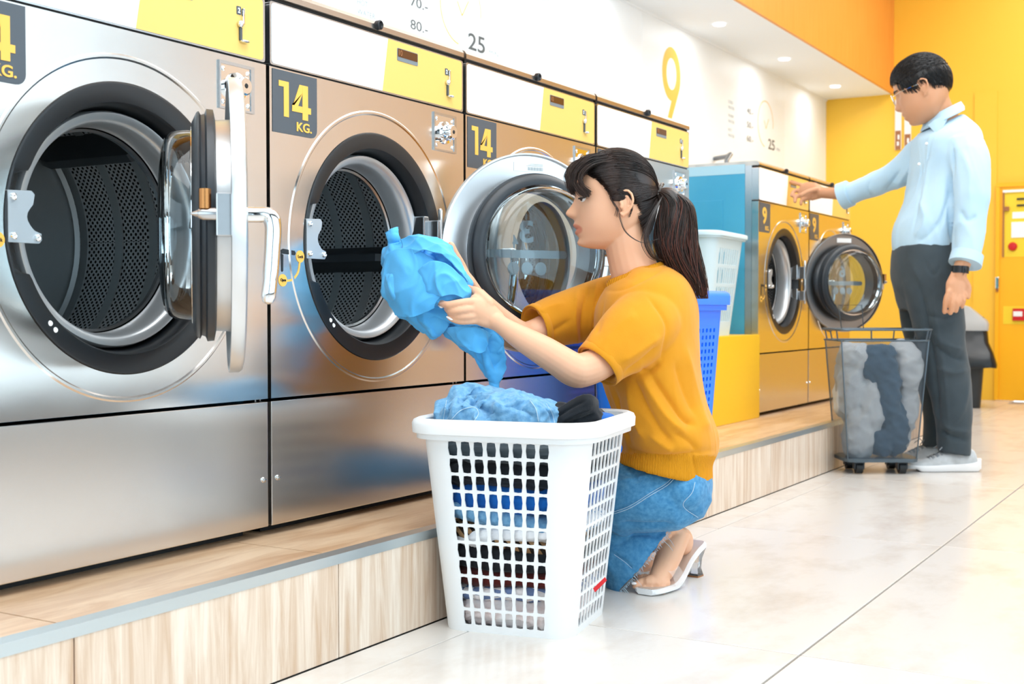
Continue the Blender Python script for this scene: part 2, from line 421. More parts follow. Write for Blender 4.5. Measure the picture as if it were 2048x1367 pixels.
# right side: storefront and wood wall (seen only mirrored in the steel)
struct('wall_right', G().box(XR, XR+.1, 5.3, YB, 0, ZC), M['wood_wall'])
struct('wall_right_sill', G().box(XR, XR+.1, YF, 5.3, 0, .25).box(XR, XR+.1, YF, 5.3, 3.0, ZC), M['dark_base'])
w1 = struct('window_1', G().box(XR+.04, XR+.06, YF, 5.3, .25, 3.0), M['window_glass'])
for y in (-3.0, -1.5, 0, 1.5, 3.0, 4.1, 5.25): obj('window_frame', G().box(XR+.01, XR+.09, y, y+.05, .25, 3.0), M['dark_base'], w1)
struct('wall_front', G().box(XW, XR, YF-.1, YF, 0, .3).box(XW, XR, YF-.1, YF, 3.0, ZC), M['dark_base'])
w2 = struct('window_2', G().box(XW, XR, YF-.06, YF-.04, .3, 3.0), M['window_glass'])
for x in (-1.0, .5, 2.0, 3.6): obj('window_frame', G().box(x, x+.05, YF-.09, YF-.01, .3, 3.0), M['dark_base'], w2)

def worigin(o):
    p = np.zeros(3)
    while o is not None: p += np.array(o.location); o = o.parent
    return p
_obj0 = obj
def obj(name, g, m=None, parent=None, smooth=False, loc=None, rot=None, world=False, fixn=True, sharp=35, **kw):
    if world and parent is not None:
        off = worigin(parent); g.v = [tuple(np.array(q)-off) for q in g.v]
    return _obj0(name, g, m, parent, smooth, loc, rot, False, fixn, sharp, **kw)

# ---------------------------------------------------------------- washing machines
def washer(MX, Y0, T, label, ang, lift, num='3', small='4', blue_side=False):
    W, zt, p1, p0, zm, zb, cz, R, RR = T['W'], T['zt'], T['p1'], T['p0'], T['zm'], T['zb'], T['cz'], T['R'], T['RR']
    s = R/.252; Yc = Y0+W/2; G0 = .005
    ya, yb = Y0+G0, Y0+W-G0
    t = empty('washing_machine', (MX, Yc, .192), label=label, cat='washing machine', group=T['group'])
    P = lambda n, g, m, sm=False, par=t, **k: obj(n, g, m, par, smooth=sm, world=True, **k)
    X = MX
    bd = G().box(X-.78, X-.061, ya, ya+.004, zb+.01, zt-.012).box(X-.78, X-.061, yb-.004, yb, zb+.01, zt-.012)
    bd.box(X-.78, X-.776, ya+.004, yb-.004, zb+.01, zt-.012).box(X-.776, X-.05, ya+.004, yb-.004, zb+.01, zb+.014).box(X-.776, X-.03, ya+.004, yb-.004, p0-.012, p0-.008)
    body = P('body', bd, M['blue_film'])
    P('embossed_side', G().box(X-.60, X-.16, ya-.0025, ya+.003, zb+.1, zt-.16, bev=.002), M['blue_film'], par=body)
    if T['num'] == '9': P('film_strip', G().box(X-.78, X-.061, ya-.0012, ya+.001, zt-.052, zt-.012), M['film_pale'], par=body)
    P('side_return', G().box(X-.06, X-.031, ya, ya+.004, zb, p1+.006), M['steel_plain'])
    P('side_return', G().box(X-.06, X-.031, yb-.004, yb, zb, p1+.006), M['steel_plain'])
    # front panel with the round opening and pressed ring
    zA, zB = zm+.003, p0-.003
    angs = sorted(set([2*PI*i/120 for i in range(120)]+[math.atan2(z-cz, y-Yc) % (2*PI) for y in (ya, yb) for z in (zA, zB)]))
    def rim(a):
        c, d = math.cos(a), math.sin(a); k = 1e9
        if abs(c) > 1e-9: k = min(k, ((yb if c > 0 else ya)-Yc)/c)
        if abs(d) > 1e-9: k = min(k, ((zB if d > 0 else zA)-cz)/d)
        return k
    prof = [(-.03, R), (-.001, R), (0, R+.002), (0, RR-.009), (.0022, RR-.006), (.0022, RR-.002), (0, RR+.001)]
    rings = [[(X+x, Yc+min(r, rim(a)-.002)*math.cos(a), cz+min(r, rim(a)-.002)*math.sin(a)) for a in angs] for x, r in prof]
    rings.append([(X, Yc+rim(a)*math.cos(a), cz+rim(a)*math.sin(a)) for a in angs])
    rings.append([(X-.03, Yc+rim(a)*math.cos(a), cz+rim(a)*math.sin(a)) for a in angs])
    P('front_panel', G().loft(rings, False, False), M['steel'], True, sharp=12)
    P('lower_panel', G().box(X-.03, X, ya, yb, zb, zm-.003, bev=.0015), M['steel_lo'])
    P('screw', G().lathe([(0, .006), (.003, .005), (.004, .0)], 12, (X, ya+.018, zb+.095)), M['chrome'], True)
    P('screw', G().lathe([(0, .006), (.003, .005), (.004, .0)], 12, (X, yb-.014, zb+.095)), M['chrome'], True)
    P('plinth', G().box(X-.70, X-.05, ya+.02, yb-.02, .192, zb+.012), M['black'])  # black box put in as the shade of the gap under the machine
    # top cap
    cp = G(); poly = [(X-.002, p1+.006), (X+.002, p1+.008), (X+.002, zt-.012), (X-.004, zt-.003), (X-.012, zt), (X-.78, zt), (X-.78, p1+.006)]
    cp.prism(poly, ya+.001, yb-.001, 'y'); P('top_cap', cp, M['steel_cap'])
    P('cap_lock', G().lathe([(0, .0105), (.010, .0105), (.012, .008), (.007, .005), (.007, 0)], 20, (X+.001, Yc, zt-.013)), M['black_pl'], True)
    # control panel
    P('panel_backing', G().box(X-.03, X-.006, ya+.004, yb-.004, p0-.004, p1+.007), M['black'])
    ph = p1-p0
    pz = lambda z: p0+(z-1.134)/.128*ph
    py = lambda y: Y0+y*W/.719
    P('control_panel', G().prism(rrect(ya+.002, yb-.002, p0+.001, p1-.001, .006), X-.031, X, 'x'), M['steel_plain'])
    cpn = P('white_plate', G().prism(rrect(py(.012), py(.705), p0+.004, p1-.004, .008), X, X+.0008, 'x'), M['panel_white'])
    yel = [(py(.379), p0+.004)]+rrect(py(.5), py(.705), p0+.004, p1-.004, .008, corners=(0, 1, 1, 0))[1:-1]+[(py(.401), p1-.004)]
    P('yellow_plate', G().prism(yel, X+.0008, X+.0016, 'x'), M['panel_yellow'])
    P('display', G().prism(rrect(py(.434), py(.515), pz(1.215), pz(1.244), .003), X+.0016, X+.0026, 'x'), M['display_lo'])
    dsp = P('display_window', G().prism(rrect(py(.436), py(.513), pz(1.224), pz(1.2425), .002), X+.0026, X+.003, 'x'), M['display'])
    P('lettering', fit_text('10', py(.439), py(.452), pz(1.227), pz(1.240), X+.0032, 0), M['brown_sign'], par=dsp)
    tag = P('number_tag', G().prism(rrect(py(.630), py(.642), pz(1.214), pz(1.230), .002), X+.0016, X+.0026, 'x'), M['label_grey'])
    P('lettering', fit_text('2', py(.633), py(.639), pz(1.217), pz(1.227), X+.0028, .03), M['panel_white'], par=tag)
    cs = G(); cs.box(X+.001, X+.007, py(.643), py(.648), pz(1.196), pz(1.227), bev=.001)
    cs.ell((X+.006, py(.637), pz(1.196)), (.006, .007, .007), 14, 8)
    P('coin_slot', cs, M['chrome'], True)
    P('coin_chute', G().box(X+.001, X+.006, py(.636), py(.642), pz(1.165), pz(1.190), bev=.001), M['text_dark'])
    P('coin_cup', G().ell((X+.006, py(.648), pz(1.164)), (.008, .012, .0035), 14, 8), M['chrome'], True)
    # lock plate with key cylinder
    a, b, c, d = py(.581), py(.677), 1.028-1.134+p0, 1.119-1.134+p0
    fr = G()
    for q in ((a, a+.004, c, d), (b-.010, b, c, d), (a+.004, b-.010, c, c+.004), (a+.004, b-.010, d-.006, d)): fr.box(X, X+.004, *q)
    lf = P('lock_plate', fr, M['steel_plain'])
    P('plate', G().box(X, X+.002, a+.003, b-.009, c+.003, d-.005), M['chrome'], par=lf)
    for yy in (a+.011, b-.017):
        for z_ in (c+.013, d-.015): P('rivet', G().ell((X+.002, yy, z_), (.003, .005, .005), 12, 6), M['chrome'], True, par=lf)
    lc = P('key_cylinder', G().lathe([(0, .027), (.004, .027), (.006, .019), (.024, .018), (.027, .015), (.027, 0)], 28, (X+.002, (a+b)/2-.002, (c+d)/2)), M['chrome'], True)
    P('keyhole', G().lathe([(0, .005), (.001, .004), (.001, 0)], 12, (X+.029, (a+b)/2-.002, (c+d)/2)), M['black'], True, par=lc)
    # weight sticker
    w_, h_ = (.137, .126)
    ys = py(.013); zs = p0-.006
    st = P('weight_sticker', G().prism(rrect(ys, ys+w_, zs-h_, zs, .018, corners=(0, 1, 0, 0)), X+.0005, X+.0012, 'x'), M['label_grey'])
    if T['num'] == '14':
        q1, q4 = G(), G(); z0_, z1_ = zs-.092, zs-.021
        mp_ = lambda pts, a0, a1: [(a0+(a1-a0)*p[0], z0_+(z1_-z0_)*p[1]) for p in pts]
        q1.prism(mp_([(0, .84), (0, 1), (1, 1), (1, 0), (.50, 0), (.50, .84)], ys+.018, ys+.048), X+.0012, X+.002)
        q4.prism(mp_([(.40, 1), (.58, 1), (.58, .80), (.32, .38), (0, .38), (0, .28)], ys+.058, ys+.117), X+.0012, X+.0019)
        q4.prism(mp_([(0, .20), (1, .20), (1, .38), (0, .38)], ys+.058, ys+.117), X+.0012, X+.0020)
        q4.prism(mp_([(.55, 0), (.84, 0), (.84, 1), (.55, 1)], ys+.058, ys+.117), X+.0012, X+.0021)
        P('numeral', q1, M['yellow_ink'], par=st); P('numeral', q4, M['yellow_ink'], par=st)
    else: P('lettering', fit_text('9', ys+.036, ys+.090, zs-.091, zs-.018, X+.0018, .028), M['yellow_ink'], par=st)
    P('lettering', fit_text('KG.', ys+.072, ys+.119, zs-.117, zs-.098, X+.0018, .022), M['yellow_ink'], par=st)
    # lock / open marking
    yo = Y0; dz = cz-.786
    mk = G(); mk.prism([(yo+.037, .759+dz), (yo+.078, .757+dz), (yo+.081, .761+dz), (yo+.078, .766+dz), (yo+.042, .769+dz), (yo+.036, .766+dz)], X+.0002, X+.001)
    mk.prism([(yo+.036, .759+dz), (yo+.043, .757+dz), (yo+.042, .724+dz), (yo+.039, .722+dz), (yo+.037, .724+dz)], X+.0002, X+.001)
    mk2 = G(); arc = spline([(yo+.094, .745+dz), (yo+.088, .722+dz), (yo+.070, .707+dz), (yo+.046, .704+dz)], 5)
    for i in range(len(arc)-1):
        p, q = arc[i], arc[i+1]; n_ = np.array([-(q-p)[1], (q-p)[0]]); n_ = n_/np.linalg.norm(n_)*.0022
        mk2.prism([p+n_, p-n_, q-n_, q+n_], X+.0002, X+.0009)
    for (yy, z_) in ((yo+.095, .755+dz), (yo+.041, .705+dz)):
        mk2.prism([(yy+.0125*math.cos(k*PI/12), z_+.0125*math.sin(k*PI/12)) for k in range(24)], X+.0002, X+.0012)
    P('handle_marking', mk, M['black_pl']); m2_ = P('lock_marking', mk2, M['yellow_ink'])
    P('lettering', fit_text('Lock', yo+.087, yo+.103, .752+dz, .758+dz, X+.0018, .0), M['black_pl'], par=m2_)
    P('lettering', fit_text('Open', yo+.033, yo+.049, .701+dz, .709+dz, X+.0018, .0), M['black_pl'], par=m2_)
    # black bezel, tub ring, drum
    c0 = (X, Yc, cz)
    bz = []
    an_ = [2*PI*i/160 for i in range(160)]
    for x, rr_, rn in ((-.04, R, R), (.002, R, R), (.003, R-.004, R-.003), (-.002, .219*s, .243*s), (-.007, .216*s, .2405*s), (-.030, .213*s, .238*s), (-.034, .2125*s, .2125*s), (-.075, .209*s, .209*s), (-.085, .19*s, .19*s), (-.11, .19*s, .19*s)):
        row = []
        for a_ in an_:
            dl = abs(a_-PI); k_ = 1/(1+math.exp((dl-.36)/.012)); q_ = rr_+(rn-rr_)*k_
            row.append((X+x, Yc+q_*math.cos(a_), cz+q_*math.sin(a_)))
        bz.append(row)
    P('door_bezel', G().loft(bz, False, False), M['black_pl'], True)
    P('tub_ring', G().lathe([(-.08, .209*s), (-.036, .207*s), (-.031, .204*s), (-.033, .192*s), (-.045, .186*s), (-.060, .183*s), (-.09, .182*s)], 96, c0), M['tub'], True, sharp=60)
    dr = G(); prof = [(-.115, .27*s), (-.45, .27*s)]
    v = []; f = []; uv = []; n = 96
    for j, x in enumerate((-.115, -.22, -.335, -.45)):
        for i in range(n+1): a_ = 2*PI*i/n; v.append((X+x, Yc+.27*s*math.cos(a_), cz+.27*s*math.sin(a_))); uv.append((i/n*2*PI*.27*s/.0098, x/.0098))
    for j in range(3):
        for i in range(n): f.append((j*(n+1)+i, j*(n+1)+i+1, (j+1)*(n+1)+i+1, (j+1)*(n+1)+i))
    g = G().add(v, f); drm = P('drum', g, M['drum'], True, fixn=False)
    ul = drm.data.uv_layers.new(name='UVMap')
    for lp in drm.data.loops: ul.data[lp.index].uv = uv[lp.vertex_index]
    for x in (-.13, -.225, -.325, -.43):
        P('drum_band', G().lathe([(x-.012, .2695*s), (x-.011, .267*s), (x+.011, .267*s), (x+.012, .2695*s)], 72, c0), M['drum_plain'], True, par=drm)
    P('drum_lip', G().lathe([(-.100, .183*s), (-.092, .180*s), (-.094, .175*s), (-.104, .176*s), (-.112, .2*s), (-.116, .27*s)], 96, c0), M['steel_plain'], True, par=drm, sharp=60)
    bk = [(-.445, .27*s), (-.452, .262*s), (-.44, .25*s)]+[(-.44-.004*(k % 2), (.24-.012*k)*s) for k in range(12)]+[(-.46, .08*s), (-.45, .07*s), (-.45, .0)]
    P('drum_back', G().lathe(bk, 72, c0), M['drum_plain'], True, par=drm, sharp=60)
    for k in range(3):
        a_ = lift+k*2*PI/3; er = np.array([0, math.cos(a_), math.sin(a_)]); et = np.array([0, -math.sin(a_), math.cos(a_)])
        rg = []
        for x, hh in ((-.13, .55), (-.17, 1), (-.40, 1), (-.44, .7)):
            rg.append([np.array([X+x, Yc, cz])+er*(.268*s-dd*hh)+et*w for dd, w in ((-.01, -.034), (.02, -.026), (.052, -.009), (.052, .009), (.02, .026), (-.01, .034))])
        lg = G().loft(rg)
        lf_ = P('lifter', lg, M['gasket'], True, par=drm, sharp=30)
    # latch plate (left) and hinge block (right)
    k = Y0+(W-.719)/2
    ly, lz0, lz1 = k+.112, .752+dz, .836+dz
    if T['num'] == '9': ly += .022
    pol = [(ly, lz0), (ly+.058, lz0), (ly+.063, lz0+.006), (ly+.062, lz0+.016), (ly+.05, lz0+.020)]+[(ly+.047-.012*math.sin(PI*j/6), lz0+.022+.04*j/6) for j in range(7)]+[(ly+.05, lz1-.006), (ly+.044, lz1), (ly, lz1-.002)]
    lp = P('latch_plate', G().prism(pol, X-.002, X+.004), M['grey_plate'])
    for yy, z_ in ((ly+.009, lz0+.010), (ly+.054, lz0+.009), (ly+.009, lz1-.012)):
        P('screw', G().lathe([(0, .0065), (.004, .0055), (.006, .003), (.004, .0)], 16, (X+.004, yy, z_)), M['chrome'], True, par=lp)
    for yy, z_ in ((-.167, -.163), (-.157, -.174)): P('rivet', G().lathe([(0, .005), (.002, .004), (.001, 0)], 12, (X, Yc+yy*s, cz+z_*s)), M['paper'], True)
    hy = Yc+(.216 if T['num'] == '14' else .232)*s
    hg = G().box(X-.05, X-.002, hy-.03, hy-.004, cz+.012, cz+.082, bev=.003).box(X-.004, X+.028, hy-.014, hy+.004, cz+.015, cz+.072, bev=.003)
    hb = P('hinge_block', hg, M['steel_plain'])
    P('hinge_block', G().box(X-.05, X-.002, hy-.03, hy-.004, cz-.088, cz-.03, bev=.003).box(X-.004, X+.028, hy-.014, hy+.004, cz-.085, cz-.04, bev=.003), M['steel_plain'])
    P('hinge_pin', G().tube([(X+.024, hy, cz-.095), (X+.024, hy, cz+.095)], .0055, n=12), M['chrome'], True)
    # door: local frame at the hinge pin, closed door lies along -y
    D = empty('door_frame', (X+.024-X, hy-Yc, 0)); bpy.data.objects.remove(D)
    cy = -.250*s
    door_loc = (.024, hy-Yc, cz-.192); rz = (0, 0, ang)
    dg = G().lathe([(.020, .150*s), (.021, .232*s), (.018, .243*s), (.012, .247*s), (-.003, .247*s), (-.004, .243*s), (.004, .240*s), (.004, .178*s), (-.028, .176*s), (-.029, .160*s), (.0, .156*s)], 96, (0, cy, 0), close=True)
    door = obj('door', dg, M['door_steel'] if T['num'] == '14' else M['dark_steel'], t, smooth=True, loc=door_loc, rot=rz)
    obj('gasket', G().lathe([(-.024, .178*s), (-.027, .193*s), (-.038, .194*s), (-.041, .186*s), (-.047, .184*s), (-.05, .190*s), (-.054, .188*s), (-.062, .170*s), (-.06, .158*s), (-.03, .158*s)], 96, (0, cy, 0)), M['gasket'], door, smooth=True, sharp=50)
    obj('glass_rim', G().lathe([(-.058, .165*s), (-.063, .164*s), (-.063, .159*s), (-.058, .158*s)], 96, (0, cy, 0), close=True), M['chrome'], door, smooth=True)
    bowl = [(-.045, .150*s), (-.060, .1575*s), (-.085, .157*s), (-.100, .151*s), (-.108, .138*s), (-.113, .110*s), (-.116, .07*s), (-.117, .03*s), (-.117, .0005)]
    obj('glass_bowl', G().lathe(spline(bowl, 3), 72, (0, cy, 0)), M['glass'], door, smooth=True, sharp=None)
    win = obj('window', G().lathe([(.012, .156*s), (.0135, .08*s), (.014, .0005)], 64, (0, cy, 0)), M['glass'], door, smooth=True, sharp=None)
    # number decal on the window
    dc = G(); xw = .0155
    if num is None: num_ = None
    gb = fit_text(num or '3', cy-.018, cy+.022, .026, .082, xw, .03); dc.add(gb.v, gb.f)
    if small: gb = fit_text(small, cy+.026, cy+.042, .012, .045, xw, .02); dc.add(gb.v, gb.f)
    dc.prism(rrect(cy-.118, cy+.118, -.012, .008, .0095), xw-.0006, xw+.0006)
    for q in (-.04, 0, .04): dc.prism([(cy+q+.0165*math.cos(j*PI/12), -.038+.0165*math.sin(j*PI/12)) for j in range(24)], xw-.0006, xw+.0006)
    if num: obj('decal', dc, M['decal'], door)
    # handle
    hy_ = cy-.216*s
    hd = G().tube(spline([(.015, hy_, .004), (.035, hy_, .004), (.052, hy_-.002, .003), (.059, hy_-.004, -.012), (.058, hy_-.006, -.045), (.055, hy_-.008, -.085), (.051, hy_-.009, -.122)], 4), [.012]*8+[.013]*4+[.0125]*4+[.012]*5+[.011]*4, n=14)
    obj('handle', hd, M['chrome'], door, smooth=True)
    br = obj('latch_bracket', G().box(-.026, -.001, hy_-.014, hy_+.012, -.030, .036, bev=.002), M['steel_plain'], door)
    obj('latch_pin', G().tube([(0, hy_, .004), (-.045, hy_, .004)], [.010, .010], n=14).tube([(-.045, hy_, .004), (-.062, hy_, .004)], [.009, .002], n=12), M['steel_plain'], door, smooth=True)
    obj('copper_bush', G().tube([(-.042, hy_, .012), (-.042, hy_, .042)], .0095, n=14, round_cap=False), M['brass'], door, smooth=True)
    # sticker on the inner face
    sk = obj('barcode_sticker', G().box(.0026, .0036, cy-.040, cy+.045, .202*s, .224*s), M['paper'], door)
    return t, door
T14 = dict(W=.719, zt=1.293, p1=1.262, p0=1.134, zm=.465, zb=.212, cz=.786, R=.252, RR=.301, num='14', group='large washing machines in the row')
T9 = dict(W=.700, zt=1.277, p1=1.252, p0=1.109, zm=.459, zb=.208, cz=.7725, R=.2345, RR=.272, num='9', group='small washing machines at the far end')
MX = .121
r = math.radians
washer(MX, 1.166, T14, 'steel washing machine nearest the camera, open door seen edge-on', r(45), r(44), num=None)
wm2, door2 = washer(MX, 1.885, T14, 'steel washing machine the woman unloads, its door swung wide open to the right', r(151), r(-3), small='4')
washer(MX, 2.604, T14, 'steel washing machine mostly hidden behind the open round door beside the woman', 0, r(60), num=None)
washer(MX, 3.323, T14, 'last of the larger steel washing machines, directly behind the woman\'s head', 0, r(20), num=None)
wm5, door5 = washer(.01, 5.055, T9, 'smaller washing machine with blue side and wide open door near the man', r(146), r(0), num='6', small=None)
washer(.01, 5.757, T9, 'smaller washing machine at the far end behind the open round door', 0, r(40), num=None)
for o in door2.children:
    if o.name.startswith('barcode'):
        bg_ = G()
        for k in range(16): bg_.box(.0022, .0027, -.25-.038+k*.0028, -.25-.0365+k*.0028+(k % 3)*.0004, .205, .213)
        for k in range(3): bg_.box(.0022, .0027, -.25-.038, -.25+.01-.006*k, .2155+k*.0025, .2163+k*.0025)
        obj('barcode', bg_, M['text_grey'], door2)
pb = empty('painted_box', (-.35, 4.55, .192), label='plain yellow box between the two groups of washing machines', cat='box')
obj('panel', G().box(-.38, .38, -.500, .475, 0, .350, bev=.003), M['yellow_box'], pb)
obj('hose_pipe', G().tube([(-.84, 6.9, .186), (-.84, 6.9, 1.52), (-.84, 6.96, 1.56), (-.90, 7.05, 1.56), (-.99, 7.1, 1.56)], .014), M['dark_steel'], None, smooth=True, label='dark pipe rising behind the blue-sided washing machine', cat='pipe')

# ---------------------------------------------------------------- graphics on the white wall
XG = XW+.0012
def sign(off, label, first):
    t = empty('price_sign', (XW, off+4.0, 1.9), label=label, cat='wall sign')
    P = lambda n, g, m: obj(n, g, m, t, world=True)
    P('backing_panel', G().box(XW, XW+.0009, off+2.35, off+4.70, 1.3, 2.228), M['panel_pale'])
    P('numeral', numeral9(off+2.74, 1.925, 2.123) if not first else G().box(XG, XG+.0005, off+2.5, off+2.502, 1.4, 1.402), M['yellow_ink'])
    cc = (off+4.307, 1.886); R0 = .152
    rg = G(); a0, a1 = r(-15), r(285)
    n = 60
    pts = [(cc[0]+R0*math.cos(-(k/n)*(r(300))+r(-0)), cc[1]+R0*math.sin(-(k/n)*r(300))) for k in range(n+1)]
    pts = []
    for k in range(n+1):
        a_ = r(-5)+(k/n)*r(268); pts.append((a_,))
    for k in range(n):
        a_, b_ = pts[k][0], pts[k+1][0]; w = .0025
        rg.prism([(cc[0]+(R0-w)*math.cos(a_), cc[1]+(R0-w)*math.sin(a_)), (cc[0]+(R0+w)*math.cos(a_), cc[1]+(R0+w)*math.sin(a_)), (cc[0]+(R0+w)*math.cos(b_), cc[1]+(R0+w)*math.sin(b_)), (cc[0]+(R0-w)*math.cos(b_), cc[1]+(R0-w)*math.sin(b_))], XG, XG+.0006)
    P('clock_ring', rg, M['yellow_ink'])
    ck = G()
    for (p, q) in (((-.028, .022), (.008, -.030)), ((.008, -.030), (.058, .040))):
        p, q = np.array(p)+cc, np.array(q)+cc; d_ = (q-p)/np.linalg.norm(q-p); n_ = np.array([-d_[1], d_[0]])*.0028
        ck.prism([p-n_, q-n_, q+n_, p+n_], XG, XG+.0006)
    P('clock_hands', ck, M['yellow_ink'])
    P('minutes', fit_text('25', off+4.361, off+4.492, 1.728, 1.798, XG, .012), M['text_dark'])
    P('minutes_word', fit_text('MIN', off+4.525, off+4.60, 1.735, 1.755, XG, .0), M['text_grey'])
    for txt, y0, y1, z0, z1, m_ in (('HOT', 3.617, 3.68, 1.757, 1.777, 'text_grey'), ('WATER', 3.617, 3.725, 1.722, 1.742, 'text_grey'),
                                   ('WARM', 3.617, 3.71, 1.845, 1.865, 'text_grey'), ('WATER', 3.617, 3.725, 1.81, 1.83, 'text_grey'),
                                   ('COLD', 3.617, 3.70, 1.93, 1.95, 'text_grey'), ('WATER', 3.617, 3.725, 1.895, 1.915, 'text_grey'),
                                   ('80.-', 3.950, 4.067, 1.733, 1.770, 'text_dark'), ('70.-', 3.950, 4.067, 1.822, 1.859, 'text_dark'), ('60.-', 3.950, 4.067, 1.911, 1.948, 'text_dark'), ('MIX', 3.950, 4.04, 2.0, 2.02, 'text_grey')):
        if not first: txt = {'80.-': '60.-', '70.-': '50.-', '60.-': '40.-'}.get(txt, txt)
        P('lettering', fit_text(txt, off+y0, off+y1, z0, z1, XG, .0), M[m_])
    return t
M['panel_pale'] = mat('pale_panel', 'F1F6F9', .5)
def numeral9(y, z0, z1):
    """tall numeral 9: oval ring with a tail"""
    g = G(); n = 48; cy, cz_ = y, 1.965; a, b = .128, .150; ai, bi = .068, .088
    for k in range(n):
        t0, t1 = 2*PI*k/n, 2*PI*(k+1)/n
        g.prism([(cy+ai*math.cos(t0), cz_+bi*math.sin(t0)), (cy+a*math.cos(t0), cz_+b*math.sin(t0)), (cy+a*math.cos(t1), cz_+b*math.sin(t1)), (cy+ai*math.cos(t1), cz_+bi*math.sin(t1))], XG, XG+.0008)
    g.prism([(cy+.128, 1.965), (cy+.07, 1.93), (cy+.045, 1.90), (cy-.06, 1.70), (cy-.005, 1.70), (cy+.10, 1.87), (cy+.122, 1.92)], XG, XG+.0009)
    return g
sign(0.0, 'price sign with clock ring over the larger washing machines', True)
sign(3.72, 'price sign with big yellow nine and clock ring on the wall', False)

# downlights: three seen, the rest added unseen to brighten wall and machines
for i, y in enumerate((5.49, 6.61, 7.735, 8.86, 4.37, 3.25, 2.13, 1.01, -.11)):
    lab = ['round downlight above the blue-sided machine, just outside the top edge', 'round downlight nearest the camera of the three seen', 'middle round downlight of the three seen', 'farthest round downlight, close to the yellow wall', 'round downlight above the pale basket, outside the frame', 'round downlight above the woman, outside the frame', 'round downlight above the held blue shirt, outside the frame', 'round downlight above the nearest washing machine, outside the frame', 'round downlight beyond the left edge of the frame'][i]
    d_ = empty('downlight', (-.774, y, ZS-.002), label=lab, cat='ceiling light', group='downlights in the white soffit')
    obj('trim_ring', G().lathe([(0, .040), (-.004, .040), (-.004, .034), (0, .034)], 32, (0, 0, 0), 'z'), M['ceiling'], d_, smooth=True)
    obj('lamp_face', G().lathe([(-.002, .035), (-.0025, .0005)], 32, (0, 0, 0), 'z'), M['emit'], d_, smooth=True)
    sp = bpy.data.lights.new('downlight_lamp', 'AREA'); sp.shape = 'DISK'; sp.size = .07; sp.energy = 1.5; sp.color = (.93, .97, 1)
    lo = bpy.data.objects.new('lamp', sp); COL.objects.link(lo); lo.parent = d_; lo.location = (0, 0, -.006)

# ---------------------------------------------------------------- baskets
def rr_point(w, d, rc, side, a, corner=False):
    """point on a rounded rectangle outline, half sizes w (x), d (y); side 0..3, a in [0,1] on the straight run or on the corner after it"""
    S = [(w, -(d-rc), 0, 1, 2*(d-rc)), (w-rc, d, -1, 0, 2*(w-rc)), (-w, d-rc, 0, -1, 2*(d-rc)), (-(w-rc), -d, 1, 0, 2*(w-rc))]
    if not corner:
        x, y, dx, dy, l = S[side]; return (x+dx*l*a, y+dy*l*a)
    cx, cy, a0 = [((w-rc), (d-rc), 0), (-(w-rc), (d-rc), PI/2), (-(w-rc), -(d-rc), PI), ((w-rc), -(d-rc), 1.5*PI)][side]
    t = a0+a*PI/2; return (cx+rc*math.cos(t), cy+rc*math.sin(t))
def outline(w, d, rc, nc=6, ns=3):
    o = []
    for s_ in range(4):
        for k in range(ns): o.append(rr_point(w, d, rc, s_, k/ns))
        for k in range(nc): o.append(rr_point(w, d, rc, s_, k/nc, True))
    return o
